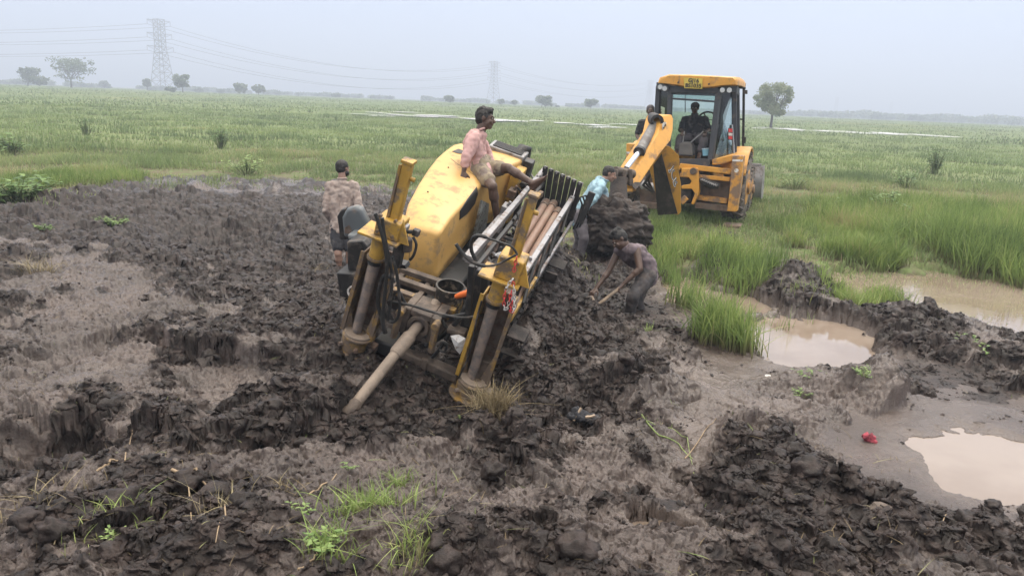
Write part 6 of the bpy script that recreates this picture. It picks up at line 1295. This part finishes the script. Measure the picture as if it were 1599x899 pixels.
def tuft(px, py, n, h, w, lean, label, seed, hue, spread, material=None, name='grass_tuft', flat=1.0):
    global rs
    p = G(px, py, 0.0)
    for _ in range(4): p = G(px, py, gz(p[0], p[1]))
    old = rs; rs = np.random.RandomState(seed); x = p[0] + rs.normal(0, spread, n); y = p[1] + rs.normal(0, spread, n); z = gzv(x, y)[0]
    o = blades(name, x - p[0], y - p[1], z - p[2] - .005, h * (.4 + .8 * rs.rand(n)), w * (.6 + .8 * rs.rand(n)), np.clip(hue + rs.normal(0, .15, n), 0, 1), lean, 5, material or RM, None, curve=.6); rs = old
    o.location = tuple(p); return tag(o, label, 'grass tuft', 'uprooted grass tufts on the mud')
DRY = leafmat('dry_grass', [(0, (.10, .075, .045)), (.5, (.24, .19, .11)), (1, (.34, .30, .19))], .8, .1)
tuft(768, 655, 520, .22, .006, .9, 'dry brown grass clump lying below the right mast foot', 801, .45, .07, DRY)
tuft(580, 800, 280, .15, .008, .9, 'bright green grass pulled up, bottom centre of the mud', 802, .5, .10); tuft(520, 855, 130, .13, .007, 1.0, 'green grass sprawled at the bottom edge below the uprooted bunch', 803, .5, .06); tuft(640, 845, 120, .14, .006, 1.0, 'yellowish green grass lying beside the uprooted bunch', 804, .75, .05)
tuft(622, 760, 90, .10, .006, 1.1, 'flattened small green grass above the uprooted bunch', 805, .45, .04); tuft(175, 770 + 60, 80, .09, .006, 1.2, 'pale green grass wisps in the lower left mud', 806, .7, .09); tuft(60, 790, 70, .10, .005, 1.2, 'straw like wisps at the far lower left', 807, .6, .10, DRY)
tuft(60, 425, 160, .24, .007, 1.2, 'olive dead grass heap on the left mud', 808, .7, .11, DRY); tuft(440, 770, 50, .09, .005, 1.2, 'thin roots and wisps left of the uprooted bunch', 809, .5, .08, DRY); tuft(345, 795, 70, .12, .005, 1.1, 'straw bundle with roots in the lower left', 810, .8, .05, DRY)
tuft(1010, 500 + 25, 40, .12, .008, 1.4, 'few green blades beside the lying hoe handle', 811, .5, .03); tuft(490, 420, 30, .10, .006, 1.4, 'wisps on the dark slope behind the seat', 812, .6, .08, DRY)
tuft(1555, 500, 30, .26, .006, .3, 'thin dead stalks sticking out of the right pond edge', 813, .3, .25, DRY); tuft(1220, 520, 16, .34, .008, .35, 'sparse dark stalks standing in the middle puddle', 814, .2, .10); tuft(1265, 510, 8, .2, .007, .8, 'bent green stalk lying over the middle puddle', 815, .5, .03)
tuft(1340, 490, 120, .24, .008, 1.3, 'matted grass hanging over the bank between the two ponds', 816, .5, .16); tuft(1400, 480, 90, .26, .007, 1.1, 'brownish matted grass at the right part of the bank between the ponds', 817, .7, .14, DRY); tuft(1250, 460, 60, .18, .007, 1.4, 'trampled grass on the mud at the left end of the bank', 818, .6, .15)
# pulled stems lying curved on the mud
def snap(px, py, dz=.01):
    p = G(px, py, 0.0)
    for _ in range(4): p = G(px, py, gz(p[0], p[1]))
    p[2] = float(gzv([p[0]], [p[1]])[0][0]) + dz; return p
def stick(name, pts, r, m, label, cat='stick', group=None, lift=.008):
    q = [snap(a, b, lift) for a, b in pts]; out = []
    for i in range(len(q) - 1):
        for t in np.linspace(0, 1, 5)[:-1]:
            v = q[i] + (q[i+1] - q[i]) * t; out.append(v)
    out.append(q[-1]); n_ = len(out); zz_ = gzv([v[0] for v in out], [v[1] for v in out])[0]; out = [np.array((v[0], v[1], max(zq + lift, v[2] - .01))) for v, zq in zip(out, zz_)]; rad = [r * (1 - .6 * k / n_) for k in range(n_)]
    return tag(MB().tube(out, rad, 7).build(name, m, None, smooth=60), label, cat, group)
M_root = mat('pale_root', (.30, .22, .14), rough=.8, var=.2, scale=20); M_gst = mat('green_stalk', (.20, .27, .08), rough=.6, var=.2, scale=10)
for k, (pts, r, m_, lb) in enumerate([([(1000, 664), (1030, 672), (1060, 690), (1082, 712)], .007, M_gst, 'green reed stalk curving down the mud left of the long crack'), ([(1005, 660), (1040, 668), (1072, 694), (1085, 735)], .004, M_gst, 'thinner green stalk beside the curving one'), ([(270, 752), (300, 764), (335, 770)], .010, M_root, 'pale root piece in the lower left mud'), ([(152, 738), (170, 735), (186, 728)], .010, M_root, 'short pale stick left of the root piece'),
        ([(350, 790), (354, 830), (338, 868)], .005, M_root, 'thin root running down in the lower left'), ([(482, 775), (510, 758), (540, 748)], .006, M_root, 'bent root above the green grass'), ([(465, 890), (490, 870), (498, 864)], .006, M_root, 'root at the bottom edge'), ([(295, 770), (298, 800), (300, 830)], .004, M_root, 'hair thin root beside the straw bundle'), ([(1440, 850), (1460, 838), (1478, 812)], .006, M_root, 'curled pale root on the lower right mud'),
        ([(1500, 745), (1478, 752), (1486, 762), (1500, 756)], .003, M_root, 'bit of straw floating on the near puddle'), ([(196, 490 + 240), (206, 700), (212, 670)], .004, M_root, 'upright straw in the left mud'), ([(925, 432 + 128), (960, 556)], .006, M_root, 'short straw on the pale mud below the hoe'), ([(1070, 870 - 160), (1095, 680), (1118, 655)], .005, M_root, 'brown stalk along the edge of the smooth clay')]):
    stick('stalk' if m_ is M_gst else 'root', pts, r, m_, lb, 'stalk' if m_ is M_gst else 'root')
# tools by the digging man
M_wood = mat('pale_worn_wood', (.38, .29, .21), rough=.75, var=.2, scale=9, dirt=.4, dirtcol=(.16, .125, .10), dscale=12)
M_iron = mat('muddy_iron', (.10, .09, .085), rough=.6, metal=.3, dirt=.6, dirtcol=(.16, .13, .11), dscale=10)
dh = 8.95
h1 = thing('hoe', P(920, 488, 8.85), 'hoe with a pale handle held by the digging man', 'hoe')
hA, hB = P(975, 444, 8.97), P(917, 489, 8.9); MB().tube([hA + (hA - hB) * .03, (hA + hB) / 2, hB], [.019, .021, .024], 12).build('handle', M_wood, h1, smooth=60)
MB().prism([P(911, 484, 8.88), P(920, 484, 8.85), P(940, 500, 8.78), P(936, 503, 8.75), P(915, 491, 8.82)], (.02, .05, .012)).build('blade', M_iron, h1, bevel=.004)
h2 = thing('hoe', P(948, 516, 8.6), 'hoe leaning upright in the mud with a round blade near the man\'s hand', 'hoe')
hA, hB = P(924, 464, 9.0), P(947, 517, 8.6); MB().tube([hA, (hA + hB) / 2, hB, hB + (hB - hA) * .04], [.022, .026, .026, .034], 12).build('handle', M_wood, h2, smooth=60)
c0 = P(907, 466, 8.95); ring_ = [c0 + c_x * (math.cos(t) * .095 + math.sin(t) * .02) + c_y * (math.sin(t) * .055 + math.cos(t) * .045) for t in np.linspace(0, 2 * math.pi, 21)[:-1]]; MB().prism(ring_, c_f * .03).build('blade', M_iron, h2, bevel=.006); MB().cyl(c0 + c_x * .05, hA, .02, n=10).build('blade_socket', M_iron, h2)
for k, (a, b, lb) in enumerate([((846, 458), (898, 412), 'upper of two muddy iron bars lying on the slope beside the rod rack'), ((852, 462), (892, 428), 'lower of two muddy iron bars lying on the slope beside the rod rack')]):
    p0 = snap(*a, .03); p1 = snap(*b, .05); tag(MB().bar(p0, p1, .045, .03).build('iron_bar', M_iron, None, bevel=.005), lb, 'iron bar', 'iron bars beside the rack')
# black cloth bundle with pale slats, red rag, small bits
bc_ = snap(912, 664, .02); bt_ = thing('cloth_bundle', bc_, 'black muddy cloth bundle with two pale straps lying on the mud', 'cloth')
cb_ = MB(); rr3 = random.Random(6)
for dx, dy, dz, s1 in ((-.07, .03, .02, .06), (-.02, .0, .03, .07), (.06, -.01, .02, .065), (.11, -.02, .015, .045), (-.05, .05, .055, .045)): cb_.ico(bc_ + (dx, dy, dz), (s1, s1 * .8, s1 * .55), 3, .12, rr3)
blob(cb_, 'cloth', M_navy, bt_, .008, 1, fold=.03, fscale=22)
MB().bar(bc_ + (-.085, -.03, .01), bc_ + (-.03, .0, .105), .018, .012).build('pale_strap', M_wood, bt_); MB().bar(bc_ + (.0, -.045, .05), bc_ + (.075, -.03, .06), .03, .012).build('pale_strap', M_wood, bt_)
rc = snap(1357, 688, .0); rg_ = thing('rag', rc, 'crumpled pinkish red rag stuck in the slope left of the near puddle', 'rag'); rb_ = MB()
rb_.ico(rc + (0, 0, .02), (.038, .026, .030), 3, .2, rr3).ico(rc + (.02, -.01, -.005), (.03, .02, .03), 3, .2, rr3).ico(rc + (-.02, .0, .035), (.03, .02, .025), 3, .2, rr3); blob(rb_, 'cloth', mat('faded_red_cloth', (.36, .06, .085), rough=.85, var=.3, scale=25), rg_, .006, 1, fold=.02, fscale=40)
for k, (a, b, s1, m_, lb) in enumerate([(1198, 591, .03, M_wht, 'small grey white scrap on the smooth mud by the middle puddle'), (1245, 556, .03, mat('teal_plastic', (.08, .3, .28), rough=.4), 'teal plastic scrap at the edge of the middle puddle'), (1370, 818, .06, M_mudst, 'flat stone on the lower right mud')]):
    q = snap(a, b, .004); tag(MB().ico(q, (s1, s1 * .7, s1 * .5), 2, .5, rr3).build('scrap' if k < 2 else 'stone', m_, None, smooth=0), lb, 'scrap' if k < 2 else 'stone')

# bits of straw and torn leaves strewn over the mud
x, y, r = scatter(5200, -38, 38, 2.3, 11, 1.0); zz, mu, cb, wt, _ = gzv(x, y); k = (mu > .7) & (wt < .5) & (fbm(x * .9, y * .9, 511, 3) > rs2.rand(len(x)) * .8 - .25); x, y, zz = x[k], y[k], zz[k]
rs = np.random.RandomState(9); LIT = leafmat('litter', [(0, (.10, .075, .045)), (.45, (.26, .20, .12)), (.6, (.30, .27, .16)), (1, (.16, .24, .07))], .8, .1, base=(.16, .13, .08))
blades('straw_litter', x, y, zz + .002, .02 + .03 * rs.rand(len(x)), .0035 + .003 * rs.rand(len(x)), rs.rand(len(x)) ** 1.5, 1.8, 3, LIT, 'bits of straw, roots and torn grass strewn over the mud', 'litter', .3)
# ================================================================== HAZE
hv = MB().box(-2900, 2900, -2900, 2900, -3, 75)
hm = bpy.data.materials.new('damp_air'); hm.use_nodes = True; nt = hm.node_tree; nt.nodes.clear()
o_ = nt.nodes.new('ShaderNodeOutputMaterial'); v_ = nt.nodes.new('ShaderNodeVolumePrincipled'); v_.inputs['Density'].default_value = .0022; v_.inputs['Color'].default_value = (.74, .84, 1, 1); v_.inputs['Anisotropy'].default_value = .2
nt.links.new(v_.outputs[0], o_.inputs['Volume'])
hz = hv.build('haze', hm, smooth=0); tag(hz, 'pale damp air over the whole plain', 'haze', kind='stuff')
